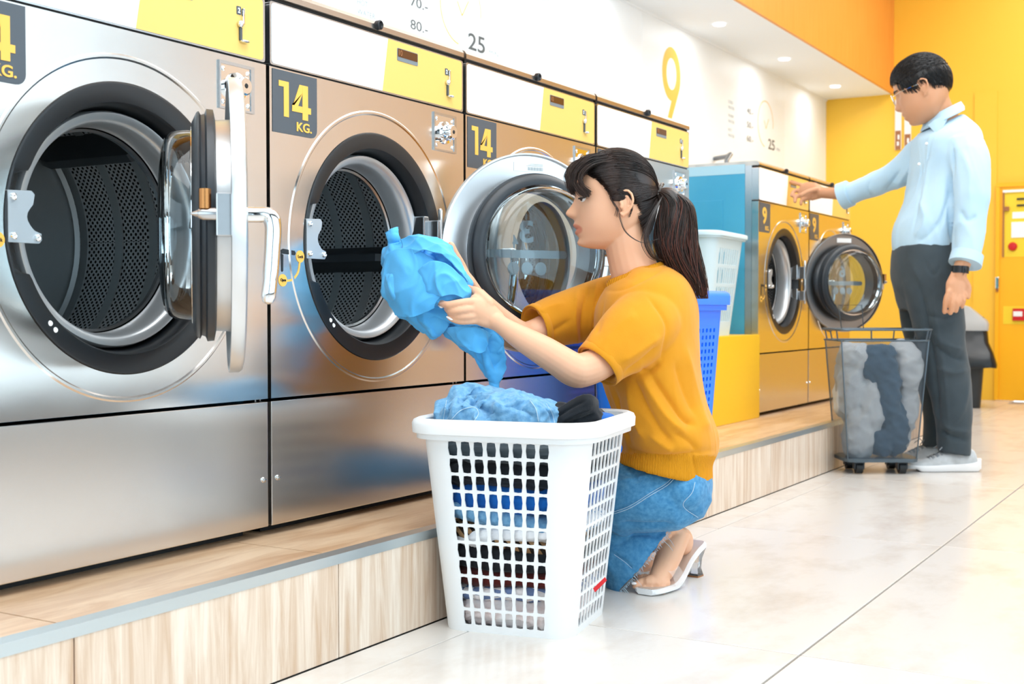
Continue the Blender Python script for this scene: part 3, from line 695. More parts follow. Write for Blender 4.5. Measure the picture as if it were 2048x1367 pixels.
def basket(name, loc, rz, b, tt, h, rc0, rc1, cols, rows, z0, z1, m, hw=.66, hh=.8, th=.0028, rim=(.02, .03), side_margin=.06, **kw):
    t = empty(name, loc, rz, **kw)
    lerp = lambda a, c, q: a+(c-a)*q
    def P(side, a, z, corner=False):
        q = z/h; w, d, rc = lerp(b[0], tt[0], q), lerp(b[1], tt[1], q), lerp(rc0, rc1, q)
        x, y = rr_point(w, d, rc, side, a, corner); return (x, y, z)
    g = G(); 
    def quad(side, a0, a1, za, zb_, corner=False):
        g.add([P(side, a0, za, corner), P(side, a1, za, corner), P(side, a1, zb_, corner), P(side, a0, zb_, corner)], [(0, 1, 2, 3)])
    zl = [0, z0]+[z0+(z1-z0)*k/rows for k in range(1, rows+1)]+[h]
    mg = side_margin
    for s_ in range(4):
        nc = cols[s_ % 2]
        for k in range(5):
            for j in range(len(zl)-1): quad(s_, k/5, (k+1)/5, zl[j], zl[j+1], True)
        al = [0]+[mg+(1-2*mg)*k/nc for k in range(nc+1)]+[1]
        for j in range(len(zl)-1):
            for k in range(len(al)-1):
                a0, a1, za, zb_ = al[k], al[k+1], zl[j], zl[j+1]
                if 0 < j < len(zl)-2 and 0 < k < len(al)-2:
                    am, zm_ = (a0+a1)/2, (za+zb_)/2; hx, hz = (a1-a0)/2*hw, (zb_-za)/2*hh
                    out = [(a0, za), (am, za), (a1, za), (a1, zm_), (a1, zb_), (am, zb_), (a0, zb_), (a0, zm_)]
                    inn = [(am-hx*.82, zm_-hz*.93), (am, zm_-hz), (am+hx*.82, zm_-hz*.93), (am+hx, zm_), (am+hx*.82, zm_+hz*.93), (am, zm_+hz), (am-hx*.82, zm_+hz*.93), (am-hx, zm_)]
                    g.add([P(s_, *p) for p in out+inn], [(i, (i+1) % 8, 8+(i+1) % 8, 8+i) for i in range(8)])
                elif j in (0, len(zl)-2) and 0 < k < len(al)-2:
                    am = (a0+a1)/2
                    if j == 0: g.add([P(s_, *p) for p in ((a0, za), (a1, za), (a1, zb_), (am, zb_), (a0, zb_))], [(0, 1, 2, 3, 4)])
                    else: g.add([P(s_, *p) for p in ((a0, za), (am, za), (a1, za), (a1, zb_), (a0, zb_))], [(0, 1, 2, 3, 4)])
                elif k in (0, len(al)-2) and 0 < j < len(zl)-2:
                    zm_ = (za+zb_)/2
                    if k == 0: g.add([P(s_, *p) for p in ((a0, za), (a1, za), (a1, zm_), (a1, zb_), (a0, zb_))], [(0, 1, 2, 3, 4)])
                    else: g.add([P(s_, *p) for p in ((a0, za), (a1, za), (a1, zb_), (a0, zb_), (a0, zm_))], [(0, 1, 2, 3, 4)])
                else: quad(s_, a0, a1, za, zb_)
    me = mesh_of(g, None, name='x', fixn=False)
    bm = bmesh.new(); bm.from_mesh(me); bmesh.ops.remove_doubles(bm, verts=bm.verts[:], dist=.0002); bmesh.ops.recalc_face_normals(bm, faces=bm.faces[:])
    bmesh.ops.solidify(bm, geom=bm.faces[:], thickness=th); me2 = bpy.data.meshes.new('basket_wall'); bm.to_mesh(me2); bm.free(); bpy.data.meshes.remove(me)
    me2.materials.append(m)
    me2.polygons.foreach_set('use_smooth', [True]*len(me2.polygons)); me2.set_sharp_from_angle(angle=r(40))
    obj('lattice_wall', me2, None, t)
    o_ = G(); o_.loft([[(x, y, z) for x, y in outline(w, d, rc)] for (w, d, rc, z) in ((b[0]-.012, b[1]-.012, rc0, 0), (b[0], b[1], rc0, .004), (b[0]+.0005, b[1]+.0005, rc0, .014), (b[0]-.004, b[1]-.004, rc0, .006))], True, True)
    obj('base', o_, m, t, smooth=True)
    ro, rh = rim
    prof = [(0, -rh), (ro*.55, -rh*1.02), (ro*.6, -rh*.62), (ro*.95, -rh*.7), (ro, -rh*.2), (ro*.85, 0), (ro*.4, rh*.12), (0, rh*.05), (-th, -rh*.1), (-th, -rh)]
    rg = []
    for dx, dz in prof: rg.append([(x, y, h+dz) for x, y in outline(tt[0]+dx, tt[1]+dx, rc1+max(dx, 0), 8, 4)])
    rg.append(rg[0])
    obj('rim', G().loft(rg, False, False), m, t, smooth=True, sharp=45)
    return t
BX = np.array([.515, 2.232, 0.0]); BR = r(10.8)
basket('laundry_basket', tuple(BX), BR, (.136, .136), (.178, .178), .425, .045, .060, (8, 8), 11, .012, .388, M['basket_white'], rim=(.022, .036), hw=.76, hh=.86, side_margin=.025,
       label='large white plastic laundry basket full of clothes, front centre on the floor', cat='laundry basket')
basket('laundry_basket', (-.145, 4.66, .5425), r(4), (.135, .17), (.180, .225), .405, .05, .07, (9, 9), 4, .05, .35, M['basket_pale'], hw=.62, hh=.86, rim=(.02, .024),
       label='pale grey-white laundry basket standing on the yellow box behind the woman', cat='laundry basket')
basket('laundry_basket', (.30, 3.37, .1947), 0, (.110, .165), (.140, .205), .50, .04, .05, (9, 12), 18, .03, .40, M['basket_blue'], hw=.5, hh=.6, rim=(.024, .05),
       label='tall bright blue plastic laundry hamper on the platform behind the woman', cat='laundry hamper')

# ---------------------------------------------------------------- cloth heaps
def wob(p, seed, f, n=5):
    """smooth pseudo noise on an (N,3) array"""
    rs = np.random.RandomState(seed); o = np.zeros(len(p))
    for i in range(n):
        k = rs.normal(size=3); k /= np.linalg.norm(k); o += np.sin(p @ k*f*(.6+.9*rs.rand())+rs.rand()*6.28)/n
    return o
def folds(p, seed, f, n=4):
    """ridged creases on an (N,3) array, sharp on the crests"""
    rs = np.random.RandomState(seed); o = np.zeros(len(p)); w = wob(p, seed+9, f*.45)*1.3
    for i in range(n):
        k = rs.normal(size=3); k /= np.linalg.norm(k)
        o += (1-np.abs(np.sin(p @ k*f*(.5+.8*rs.rand())*.5+rs.rand()*6.28+w*(1+.5*i))))**1.5/n
    return o
def heap(c, half, e=.6, seed=1, amp=.012, f=55, n=110, m=64, rz=0, tilt=0, lump=.2):
    g = G(); v = []
    for j in range(m+1):
        ph = -PI/2+PI*j/m
        for i in range(n):
            t = 2*PI*i/n; s_ = lambda a, q: math.copysign(abs(a)**q, a)
            v.append((s_(math.cos(ph), .7)*s_(math.cos(t), e)*half[0], s_(math.cos(ph), .7)*s_(math.sin(t), e)*half[1], s_(math.sin(ph), .8)*half[2]))
    v = np.array(v); nn = v/np.array(half)**2; nn /= np.linalg.norm(nn, axis=1)[:, None]+1e-9
    v = v+nn*((wob(v, seed, f*.6)*lump*half[2]+ (folds(v, seed+3, f*2.8)-.4)*amp)[:, None])
    v[:, 2] += v[:, 0]*tilt
    cr, sr = math.cos(rz), math.sin(rz); R3 = np.array([[cr, -sr, 0], [sr, cr, 0], [0, 0, 1]]); v = v @ R3.T+np.array(c)
    f_ = [(j*n+i, j*n+(i+1) % n, (j+1)*n+(i+1) % n, (j+1)*n+i) for j in range(m) for i in range(n)]
    return g.add(v, f_)
def garment(name, g, m, label, cat='clothes', group=None):
    a = np.array(g.v); c = (a[:, 0].mean(), a[:, 1].mean(), a[:, 2].min()); g.v = [tuple(q) for q in (a-np.array(c))]
    return obj(name, g, m, None, smooth=True, sharp=None, loc=c, label=label, cat=cat, group=group)
GW = 'clothes in the white laundry basket'
def inb(z): return .136+(.178-.136)*z/.425-.006
def layer(name, z0, z1, m, label, seed, tilt=0, dx=0, dy=0, sx=1, sy=1, amp=.008, f=60, cat='clothes', e=.45):
    z = (z0+z1)/2; w = inb(z0)*.985
    c = BX+np.array([dx, dy, z]); g = heap(c, (w*sx, w*sy, (z1-z0)/2+.010), e, seed, amp, f, rz=BR, tilt=tilt, lump=.16)
    return garment(name, g, m, label, cat, GW)
layer('terry_towel', .004, .070, M['pink_terry'], 'pale pink and white terry towel at the bottom of the white basket', 11, amp=.014, f=90, cat='towel')
layer('printed_cloth', .066, .092, M['print'], 'blue and white printed cloth low in the white basket, just above the pink towel', 12, tilt=.05)
layer('maroon_shirt', .088, .128, M['maroon'], 'dark maroon garment low in the white basket, under the black ones', 13)
layer('black_garment', .120, .172, M['black_cloth'], 'black garment in the lower middle of the white basket, above the maroon one', 14)
layer('striped_cloth', .165, .205, M['brown_stripe'], 'brown and black striped cloth at mid-height of the white basket', 15, tilt=-.12, dx=-.012, sx=.9)
layer('white_towel', .178, .222, M['terry'], 'white terry towel slanting through the middle of the white basket', 16, tilt=.10, dx=.012, dy=.0, sx=.96, amp=.013, cat='towel')
layer('light_jeans', .210, .250, M['denim_pale'], 'light blue jeans leg at mid-height of the white basket', 17, tilt=-.15, dy=-.003, sx=.97)
layer('royal_blue_shirt', .236, .296, M['royal'], 'royal blue garment in the upper middle of the white basket', 18, amp=.014)
layer('black_trousers', .285, .350, M['black_cloth'], 'black garment in the upper part of the white basket, below the jeans', 19, amp=.014)
layer('dark_grey_shirt', .335, .385, M['charcoal'], 'dark grey garment near the top of the white basket', 20, amp=.014)
def remeshed(o, vox, smooth=2, fac=.5):
    md = o.modifiers.new('r', 'REMESH'); md.mode = 'VOXEL'; md.voxel_size = vox; md.use_smooth_shade = True
    if smooth: s_ = o.modifiers.new('s', 'SMOOTH'); s_.iterations = smooth; s_.factor = fac
    dg = bpy.context.evaluated_depsgraph_get(); me = bpy.data.meshes.new_from_object(o.evaluated_get(dg)); 
    old = o.data; bpy.data.objects.remove(o); bpy.data.meshes.remove(old); return me
def bake(g, vox, smooth=2, fac=.5):
    return remeshed(_obj0('tmp', g, None), vox, smooth, fac)
def verts(me):
    a = np.empty(len(me.vertices)*3, np.float32); me.vertices.foreach_get('co', a); return a.reshape(-1, 3).astype(float)
def normals(me):
    a = np.empty(len(me.vertices)*3, np.float32); me.vertex_normals.foreach_get('vector', a); return a.reshape(-1, 3).astype(float)
def setverts(me, v): me.vertices.foreach_set('co', v.astype(np.float32).ravel()); me.update()
def crease(me, lines):
    """lines: (points, amplitude, width); raises (or sinks) the surface along 3D polylines"""
    v = verts(me); nn = normals(me); d = np.zeros(len(v))
    for pts, amp, w in lines:
        P = np.array(pts, float); best = np.full(len(v), 1e9); tt = np.zeros(len(v)); tot = len(P)-1
        for i in range(len(P)-1):
            a, b = P[i], P[i+1]; ab = b-a; t = np.clip(((v-a) @ ab)/(ab @ ab), 0, 1); q = np.linalg.norm(v-(a+t[:, None]*ab), axis=1)
            k = q < best; best[k] = q[k]; tt[k] = (i+t[k])/tot
        d += amp*np.exp(-(best/w)**2)*np.clip(np.sin(PI*np.clip(tt*.94+.03, 0, 1))*1.6, 0, 1)
    setverts(me, v+nn*d[:, None])
# red strap sticking out on the right
rs_ = G().prism([(0, 0), (.040, .022), (.044, .016), (.012, -.004)], 0, .003, 'y')
rp = at(1190, 1172, 2.40)
obj('red_strap', G().add([at(*p) for p in ((1186, 1176, 2.40), (1210, 1153, 2.405), (1214, 1160, 2.405), (1190, 1184, 2.40), (1186, 1176, 2.406), (1210, 1153, 2.411), (1214, 1160, 2.411), (1190, 1184, 2.406))], [(0, 1, 2, 3), (7, 6, 5, 4), (0, 4, 5, 1), (1, 5, 6, 2), (2, 6, 7, 3), (3, 7, 4, 0)]), M['red'], None, label='red strap poking out of the right side of the white basket', cat='strap')

# ---------------------------------------------------------------- wire and mesh hamper beside the man
hc = at(1750, 900, 4.97); hc[2] = 0
HM = empty('mesh_hamper', tuple(hc), YAW, label='grey mesh laundry hamper on castors beside the man', cat='laundry hamper')
def hp(q, z): # half sizes at height z
    t = (z-.055)/.50; return (.142+(.180-.142)*t, .105+.03*t)
hb0, hb1, hfr = .055, .525, .568
def hring(z, off=0, rc=.04, n1=7, n2=10): w, d = hp(0, z); return [(x, y, z) for x, y in outline(w+off, d+off, rc, n1, n2)]
g = G().loft([hring(z) for z in np.linspace(hb0, hb1, 10)], False, False)
nr = len(hring(.1)); v_ = np.array(g.v)
per = np.concatenate([[0], np.cumsum(np.linalg.norm(np.diff(v_[:nr, :2], axis=0), axis=1))])
m = bpy.data.materials.new('hamper_mesh'); m.use_nodes = True; M['hmesh'] = m
B(m).inputs['Base Color'].default_value = lin('5C6872'); B(m).inputs['Roughness'].default_value = .7
vv = coords(m, (1, 1, 1), (0, 0, PI/4)); 
uvn = N(m, 'ShaderNodeUVMap'); mp = N(m, 'ShaderNodeMapping'); mp.inputs['Rotation'].default_value = (0, 0, PI/4)
L(m, uvn.outputs[0], mp.inputs[0]); vo = N(m, 'ShaderNodeTexVoronoi'); vo.voronoi_dimensions = '2D'; vo.inputs['Randomness'].default_value = 0; vo.inputs['Scale'].default_value = 1
L(m, mp.outputs[0], vo.inputs['Vector']); mt = N(m, 'ShaderNodeMath'); mt.operation = 'GREATER_THAN'; mt.inputs[1].default_value = .47
L(m, vo.outputs['Distance'], mt.inputs[0]); L(m, mt.outputs[0], B(m).inputs['Alpha'])
me = mesh_of(g, m, True, fixn=False, sharp=None); ul = me.uv_layers.new(name='UVMap')
for lp in me.loops:
    i = lp.vertex_index; ul.data[lp.index].uv = (per[i % nr]/.0046, g.v[i][2]/.0046)
obj('mesh_bag', me, None, HM)
fr = G()
def loop(g, pts, rad, n=8):
    p = list(pts); g.tube(p+[p[0], p[1]], rad, n=n, round_cap=False)
loop(fr, hring(hb1, .002), .0035); loop(fr, hring(hfr, .006), .0045)
for i in range(0, nr, 9):
    a, b = hring(hb1, .002)[i], hring(hfr, .006)[i]; fr.tube([a, b], .003, n=6)
obj('wire_rim', fr, M['wire'], HM, smooth=True)
for sx in (-1, 1):
    for sy in (-1, 1):
        w0, d0 = hp(0, .06); w1_, d1_ = hp(0, hb1)
        obj('corner_rod', G().tube([(sx*(w0-.008), sy*(d0-.008), .055), (sx*(w1_-.008), sy*(d1_-.008), hb1)], .003, n=8), M['wire'], HM, smooth=True)
obj('base_rim', G().loft([hring(.048, -.008), hring(.048, .004), hring(.062, .005), hring(.062, -.004)]), M['wire'], HM, smooth=True)
obj('wire_handle', G().tube([(-.105, .12, hfr), (-.115, .13, .665), (-.02, .13, .665), (-.015, .12, hfr)], .0022, n=6), M['wire'], HM, smooth=True)
for (x, y) in ((-.085, -.07), (.085, -.07), (-.085, .07), (.085, .07)):
    cs = obj('castor', G().lathe([(-.013, .012), (-.013, .024), (.013, .024), (.013, .012)], 20, (x, y, .0245), 'x'), M['black_pl'], HM, smooth=True)
    obj('castor_fork', G().box(x-.020, x-.014, y-.016, y+.016, .018, .05, bev=.002).box(x+.014, x+.020, y-.016, y+.016, .018, .05, bev=.002).box(x-.020, x+.020, y-.016, y+.016, .042, .050), M['gasket'], cs)
def hloc(x, y, z):
    cr, sr = math.cos(YAW), math.sin(YAW); return hc+np.array([x*cr-y*sr, x*sr+y*cr, z])
GH = 'clothes in the mesh hamper'
def hgar(name, parts, m, label, seed):
    g = G()
    for (x, y, z, rx, ry, rz_) in parts:
        h_ = heap(hloc(x, y, z), (rx, ry, rz_), .8, seed, .022, 48, n=90, m=64, rz=YAW, lump=.18); g.add(h_.v, h_.f)
    me = bake(g, .006, 1); me.materials.append(m); a = verts(me); c = (a[:, 0].mean(), a[:, 1].mean(), a[:, 2].min()); setverts(me, a-np.array(c))
    _obj0(name, me, None, None, loc=c, label=label, cat='clothes', group=GH)
hgar('grey_sweatshirt', [(-.075, -.02, .16, .065, .07, .11), (-.11, .0, .33, .06, .075, .12), (-.035, -.035, .25, .05, .05, .13), (-.09, -.01, .46, .07, .07, .055)], M['grey_cloth'], 'light grey sweatshirt filling the left of the mesh hamper', 51)
hgar('slate_trousers', [(-.005, -.045, .43, .075, .05, .085), (.03, -.045, .30, .055, .05, .12), (.065, -.03, .17, .055, .06, .11), (.01, -.03, .12, .05, .06, .06)], M['slate_cloth'], 'slate blue trousers twisted through the middle of the mesh hamper', 52)
hgar('grey_towel', [(.115, -.01, .40, .055, .08, .12), (.115, .0, .25, .045, .08, .12), (.10, .01, .14, .035, .07, .07), (.09, .0, .49, .04, .05, .04)], M['grey_cloth'], 'light grey towel at the right side of the mesh hamper', 53)

# ---------------------------------------------------------------- far wall: cabinet, posters, bin
Y0_ = YB
dr_ = struct('door_1', G().box(.245, 1.15, Y0_-.03, Y0_, .002, 1.53, bev=.004), M['cab_yellow'], label='yellow electrical cabinet door on the far wall')
def on(n, x0, x1, z0, z1, d0, d1, m, par=dr_, bev=0): return obj(n, G().box(x0, x1, Y0_-.03-d1, Y0_-.03-d0, z0, z1, bev=bev), M[m], par)
on('frame_bar', .235, .262, .003, 1.514, -.0, .012, 'cab_yellow'); on('frame_bar', .235, 1.16, 1.515, 1.545, 0, .012, 'cab_yellow')
pn = on('recessed_panel', .285, .62, 1.02, 1.49, -.004, .002, 'lemon')
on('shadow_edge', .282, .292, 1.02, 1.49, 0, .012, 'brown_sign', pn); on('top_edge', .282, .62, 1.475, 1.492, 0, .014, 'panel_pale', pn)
for z_ in (1.42, 1.375): on('switch', .375, .43, z_, z_+.012, .002, .012, 'black_pl', pn)
on('notice', .345, .43, 1.29, 1.335, .002, .004, 'panel_pale', pn); on('gauge_plate', .340, .43, 1.155, 1.265, .002, .008, 'panel_pale', pn)
on('padlock', .293, .325, 1.345, 1.375, .002, .02, 'brown_sign', pn)
obj('stop_button', G().lathe([(0, .03), (-.012, .03), (-.02, .024), (-.022, 0)], 24, (.35, Y0_-.032, 1.093), 'y'), M['red'], dr_, smooth=True)
on('lower_recess', .290, .55, .545, .672, .0, .003, 'lemon'); on('red_stack', .355, .55, .57, .655, .003, .02, 'red'); on('white_labels', .36, .42, .60, .635, .02, .022, 'panel_pale')
obj('door_handle', G().box(.238, .262, Y0_-.058, Y0_-.03, .795, .88, bev=.006), M['chrome'], dr_); on('key', .242, .258, .775, .80, .01, .02, 'brown_sign')
struct('trim_2', G().box(.08, .235, YB-.012, YB, 0, 2.2), M['yellow_wall'])
for (x0, x1, zb_, zt_, sc_, lab) in ((-.48, -.435, 1.83, 2.20, .14, 'narrow white and brown poster, left of the pair behind the man'), (-.412, -.365, 1.80, 2.08, .14, 'narrow white and brown poster, right of the pair behind the man')):
    po = empty('poster', ((x0+x1)/2, YB, zb_), label=lab, cat='poster')
    obj('sheet', G().box(x0, x1, YB-.012, YB, zb_, zt_), M['paper'], po, world=True)
    bb = obj('brown_field', G().box(x0+.003, x1-.003, YB-.014, YB-.012, zb_, zb_+sc_), M['brown_sign'], po, world=True)
    obj('white_mark', G().box(x0+.015, x1-.015, YB-.015, YB-.014, zb_+.03, zb_+.06).box(x0+.02, x1-.012, YB-.015, YB-.014, zb_+.075, zb_+.11), M['paper'], po, world=True)
# swing bin
bc = at(1922, 822, 8.3); bc[2] = 0
BN = empty('rubbish_bin', tuple(bc), YAW*.3, label='dark rubbish bin with grey swing lid and black bag behind the man', cat='bin')
def bring(w, d, z, rc=.03): return [(x, y, z) for x, y in outline(w, d, rc, 5, 3)]
obj('bin_body', G().loft([bring(.12, .11, 0), bring(.122, .112, .01), bring(.155, .14, .50), bring(.155, .14, .51)]), M['bin_dark'], BN, smooth=True)
rg = []
for z, w in ((.27, .215), (.29, .215), (.36, .195), (.43, .17), (.50, .163), (.515, .160)):
    o_ = np.array(bring(w, w*.92, z)); o_[:, :2] *= (1+.05*wob(o_*14, 5, 1.7)[:, None]*(1 if z < .45 else 0)); o_[:, 2] += .012*wob(o_, 6, 22)*(z < .4); rg.append([tuple(q) for q in o_])
obj('bin_bag', G().loft(rg, False, False), M['bag'], BN, smooth=True)
obj('bin_lid', G().loft([bring(.168, .152, .51), bring(.17, .154, .55), bring(.16, .145, .575), [(x*.55-.03, y, z+.09) for x, y, z in bring(.15, .13, .575)], [(x*.4-.035, y*.9, z+.1) for x, y, z in bring(.15, .12, .575)]]), M['bin_grey'], BN, smooth=True)
sw = [(.140, .60), (-.005, .685)]
obj('swing_flap', G().loft([[(.142, -.10, .592), (.142, .10, .592), (.130, .10, .600), (.130, -.10, .600)], [(.01, -.10, .672), (.01, .10, .672), (.0, .10, .682), (.0, -.10, .682)]]), M['bin_dark'], BN)

# ---------------------------------------------------------------- figure helpers
def proj(v):
    q = v-CAMP; z = q @ FW; return 1024+FPX*(q @ RT)/z, 683.5-FPX*(q @ UP)/z, z
def crease_px(me, lines, off=None):
    """folds laid along lines given in the picture, on the side of the garment turned to the camera"""
    v = verts(me); nn = normals(me); u, w, _ = proj(v+(0 if off is None else np.array(off))); face = np.clip(-(nn @ FW)*2.2+.1, 0, 1)
    d = np.zeros(len(v)); Q = np.stack([u, w], 1)
    for pts, amp, wd_ in lines:
        P = spline(pts, 6) if len(pts) > 2 else np.array(pts, float); best = np.full(len(v), 1e9); tt = np.zeros(len(v)); tot = len(P)-1
        for i in range(tot):
            a, b = P[i], P[i+1]; ab = b-a; t = np.clip(((Q-a) @ ab)/(ab @ ab+1e-9), 0, 1); q = np.linalg.norm(Q-(a+t[:, None]*ab), axis=1)
            k = q < best; best[k] = q[k]; tt[k] = (i+t[k])/tot
        d += amp*np.exp(-(best/wd_)**1.25)*np.clip(np.sin(PI*np.clip(tt*.92+.04, 0, 1))*1.8, 0, 1)
    setverts(me, v+nn*(d*face)[:, None])
from mathutils.bvhtree import BVHTree
def stitch(g, o, pts, rad, lift=.0006):
    """a thread laid on the surface of object o under the picture line pts"""
    off = worigin(o); me = o.data; tree = BVHTree.FromPolygons([tuple(q) for q in verts(me)+off], [tuple(p.vertices) for p in me.polygons]); P = []
    for (u, v) in spline(pts, 6):
        d = Vector(at(u, v, 1)-CAMP).normalized(); h = tree.ray_cast(Vector(CAMP), d)
        if h[0] is not None: P.append(np.array(h[0]-d*lift))
    if len(P) > 3: g.tube(P, rad, n=5, round_cap=False)
def T(g, pts, n=20, **k):
    """tube through picture points (u, v, depth, radius in metres)"""
    P = np.array(pts, float); S_ = spline(P, 4) if len(P) > 2 else P
    return g.tube([at(*p[:3]) for p in S_], [p[3] for p in S_], n=n, **k)
def ring(u, v, z, hw, hd, tilt=0, n=48, e=1.0, depthdir=None):
    """oval ring: half width hw px along the tilted picture axis, half depth hd metres along the view"""
    c = at(u, v, z); s_ = z/FPX; ct, st_ = math.cos(math.radians(tilt)), math.sin(math.radians(tilt))
    ax = (RT*ct-UP*st_)*hw*s_; dd = (FW if depthdir is None else depthdir)*hd
    o = []
    for i in range(n):
        t = 2*PI*i/n; a, b = math.cos(t), math.sin(t)
        o.append(c+ax*math.copysign(abs(a)**e, a)+dd*math.copysign(abs(b)**e, b))
    return o
def smooth_rings(specs, k=4, **kw):
    S_ = spline(specs, k); return [ring(*s_, **kw) for s_ in S_]
def head_rings(C, f, l, up, k, table, nose, lips, eyes, n=140, m=120):
    """head surface from level table (height, front, back, half width) in px*k metres"""
    T_ = spline(table, 12); hs = np.linspace(T_[0][0], T_[-1][0], m); order = np.argsort(T_[:, 0])
    I = lambda c, x: np.interp(x, T_[order, 0], T_[order, c])
    Nz = spline(nose, 8); no = np.argsort(Nz[:, 0])
    out = []
    for h in hs:
        Fr, Bk, Wd = I(1, h), I(2, h), I(3, h); amp, sg = np.interp(h, Nz[no, 0], Nz[no, 1]), np.interp(h, Nz[no, 0], Nz[no, 2]); rg = []
        for i in range(n):
            t = 2*PI*i/n; c, s_ = math.cos(t), math.sin(t); R_ = Fr if c > 0 else Bk
            e = .86 if c > 0 else .95
            x = R_*math.copysign(abs(c)**e, c); y = Wd*math.copysign(abs(s_)**.95, s_)
            if c > 0:
                x += amp*math.exp(-(y/sg)**2)
                for (lh, la, ls, lw) in lips: x += la*math.exp(-((h-lh)/ls)**2-(y/lw)**4)
                for (eh, ey, ea, es, ev) in eyes:
                    x += ea*(math.exp(-((h-eh)/ev)**2)*(math.exp(-((y-ey)/es)**2)+math.exp(-((y+ey)/es)**2)))
            rg.append(C+f*x*k+l*y*k+up*h*k)
        out.append(rg)
    return out
def lipmask(me, fn):
    v = verts(me); a = me.attributes.new('lip', 'FLOAT', 'POINT'); a.data.foreach_set('value', fn(v).astype(np.float32))
def finish(me, mt, parent, name, **kw):
    """mesh in world coordinates becomes a child of parent (or a thing of its own)"""
    me.materials.clear(); me.materials.append(mt)
    off = worigin(parent) if parent is not None else np.zeros(3)
    setverts(me, verts(me)-off); me.polygons.foreach_set('use_smooth', [True]*len(me.polygons))
    return _obj0(name, me, None, parent, **kw)
def strands(paths, r0=.0007, r1=.0002, n=3):
    g = G()
    for p in paths:
        P = np.array(p); K = len(P)
        g.tube(P, [r0+(r1-r0)*(i/(K-1))**1.5 for i in range(K)], n=n, round_cap=False)
    return g

# ================================================================ woman
WZ = 2.90
f_, l_, u_ = -RT, -FW, np.array([0, 0, 1.0])
foot0 = at(1300, 1180, 2.86); foot0[2] = 0
W = empty('person', tuple(foot0), 0, label='woman squatting in a mustard short-sleeved top and blue jeans, unloading a blue shirt', cat='person')
g = G()
HK = 2.88/FPX; HC = at(1228, 400, 2.88)
tab = [(90, 3, 5, 3), (87, 22, 27, 20), (80, 41, 48, 38), (67, 57, 63, 51), (50, 69, 73, 60), (33, 77, 79, 67), (20, 78.5, 80, 67), (8, 77, 79, 66), (-4, 76.5, 77, 64), (-20, 76.5, 72, 62), (-36, 77, 64, 59), (-50, 77, 56, 55), (-62, 75, 46, 50), (-74, 71.5, 36, 43), (-84, 70, 26, 36), (-91, 66, 16, 27), (-96, 50, 8, 16), (-98, 30, 4, 8)]
nose = [(20, 0, 9), (8, 1, 8), (2, 2.5, 7), (-6, 6.5, 7.5), (-14, 12, 8.5), (-22, 18.5, 10.5), (-28, 20, 12.5), (-33, 15, 13.5), (-38, 5, 12), (-43, .5, 10), (-50, 0, 10)]
lips = [(-51, 5.0, 4.5, 17), (-45, 1.5, 4, 9), (-59, -2.2, 2.0, 18), (-66, 4.5, 5, 16), (-76, -1.5, 5, 16), (-87, 4.5, 7, 15)]
eyes = [(2, 31, -7, 13, 10), (15, 30, 2, 18, 7), (-22, 36, 2.5, 18, 14)]
hr = head_rings(HC, f_, l_, u_, HK, tab, nose, lips, eyes)
g.loft(hr)
# ears
for sgn in (1, -1):
    ec = lambda fx, uz, la: HC+f_*fx*HK+u_*uz*HK+l_*sgn*la*HK
    g.ell(ec(-18, -14, 66), (1, 1, 1), 20, 12, rot=np.stack([f_*11*HK, u_*21*HK, l_*5*HK], 1))
    g.tube([ec(*q) for q in ((-3, -4, 66), (-5, 6, 69), (-12, 11, 72), (-21, 10, 75), (-28, 3, 77), (-31, -8, 77), (-28, -20, 75), (-20, -31, 71), (-12, -37, 68), (-6, -33, 66))], [.003]+[.0034]*6+[.004, .005, .0035], n=10)
    g.tube([ec(*q) for q in ((-7, -10, 67), (-9, -16, 69), (-8, -22, 68))], .0035, n=8)
    g.tube([ec(*q) for q in ((-12, 3, 70), (-20, 0, 72), (-23, -9, 73), (-20, -19, 71))], .0022, n=8)
# neck, shoulders, torso core
T(g, [(1248, 435, 2.88, .046), (1252, 480, 2.88, .050), (1262, 520, 2.885, .054), (1274, 560, 2.89, .058), (1284, 600, 2.90, .062)])
T(g, [(1222, 500, 2.88, .010), (1240, 460, 2.84, .014)], n=10)
g.tube([at(1300, 618, 2.80), at(1278, 585, 2.90), at(1262, 605, 3.00)], [.040, .050, .040], n=18)
T(g, [(1290, 620, 2.90, .08), (1296, 700, 2.90, .08), (1312, 800, 2.90, .075), (1335, 900, 2.90, .065), (1345, 960, 2.90, .05)])
# near arm and hand
T(g, [(1300, 630, 2.79, .038), (1262, 675, 2.735, .037), (1205, 722, 2.690, .037), (1165, 740, 2.668, .0370), (1146, 738, 2.66, .037), (1120, 722, 2.655, .0345), (1085, 700, 2.65, .0320), (1040, 674, 2.645, .0260), (1005, 651, 2.64, .0195), (988, 639, 2.635, .019)])
g.tube([at(995, 643, 2.64), at(975, 628, 2.633), at(948, 612, 2.625)], [.016, .019, .018], n=18, flat=(.85, 1.35), flatdir=UP)
g.tube([at(992, 648, 2.64), at(965, 640, 2.632), at(940, 630, 2.628)], [.013, .014, .012], n=14)
g.tube([at(992, 636, 2.64), at(972, 612, 2.632), at(950, 598, 2.63)], [.013, .0145, .011], n=14)
def digit(g, P, r0, r1):
    P = np.array([at(*p) for p in P]); S_ = spline(P, 3); g.tube(S_, np.linspace(r0, r1, len(S_)), n=12)
digit(g, [(955, 603, 2.625), (938, 603, 2.615), (915, 606, 2.610), (896, 609, 2.613), (884, 606, 2.632), (878, 600, 2.650)], .0092, .0066)
digit(g, [(955, 617, 2.625), (935, 618, 2.612), (914, 621, 2.610), (900, 622, 2.620), (893, 616, 2.645)], .0094, .0068)
digit(g, [(957, 630, 2.628), (938, 632, 2.616), (918, 633, 2.616), (905, 632, 2.628), (899, 626, 2.65)], .0088, .0064)
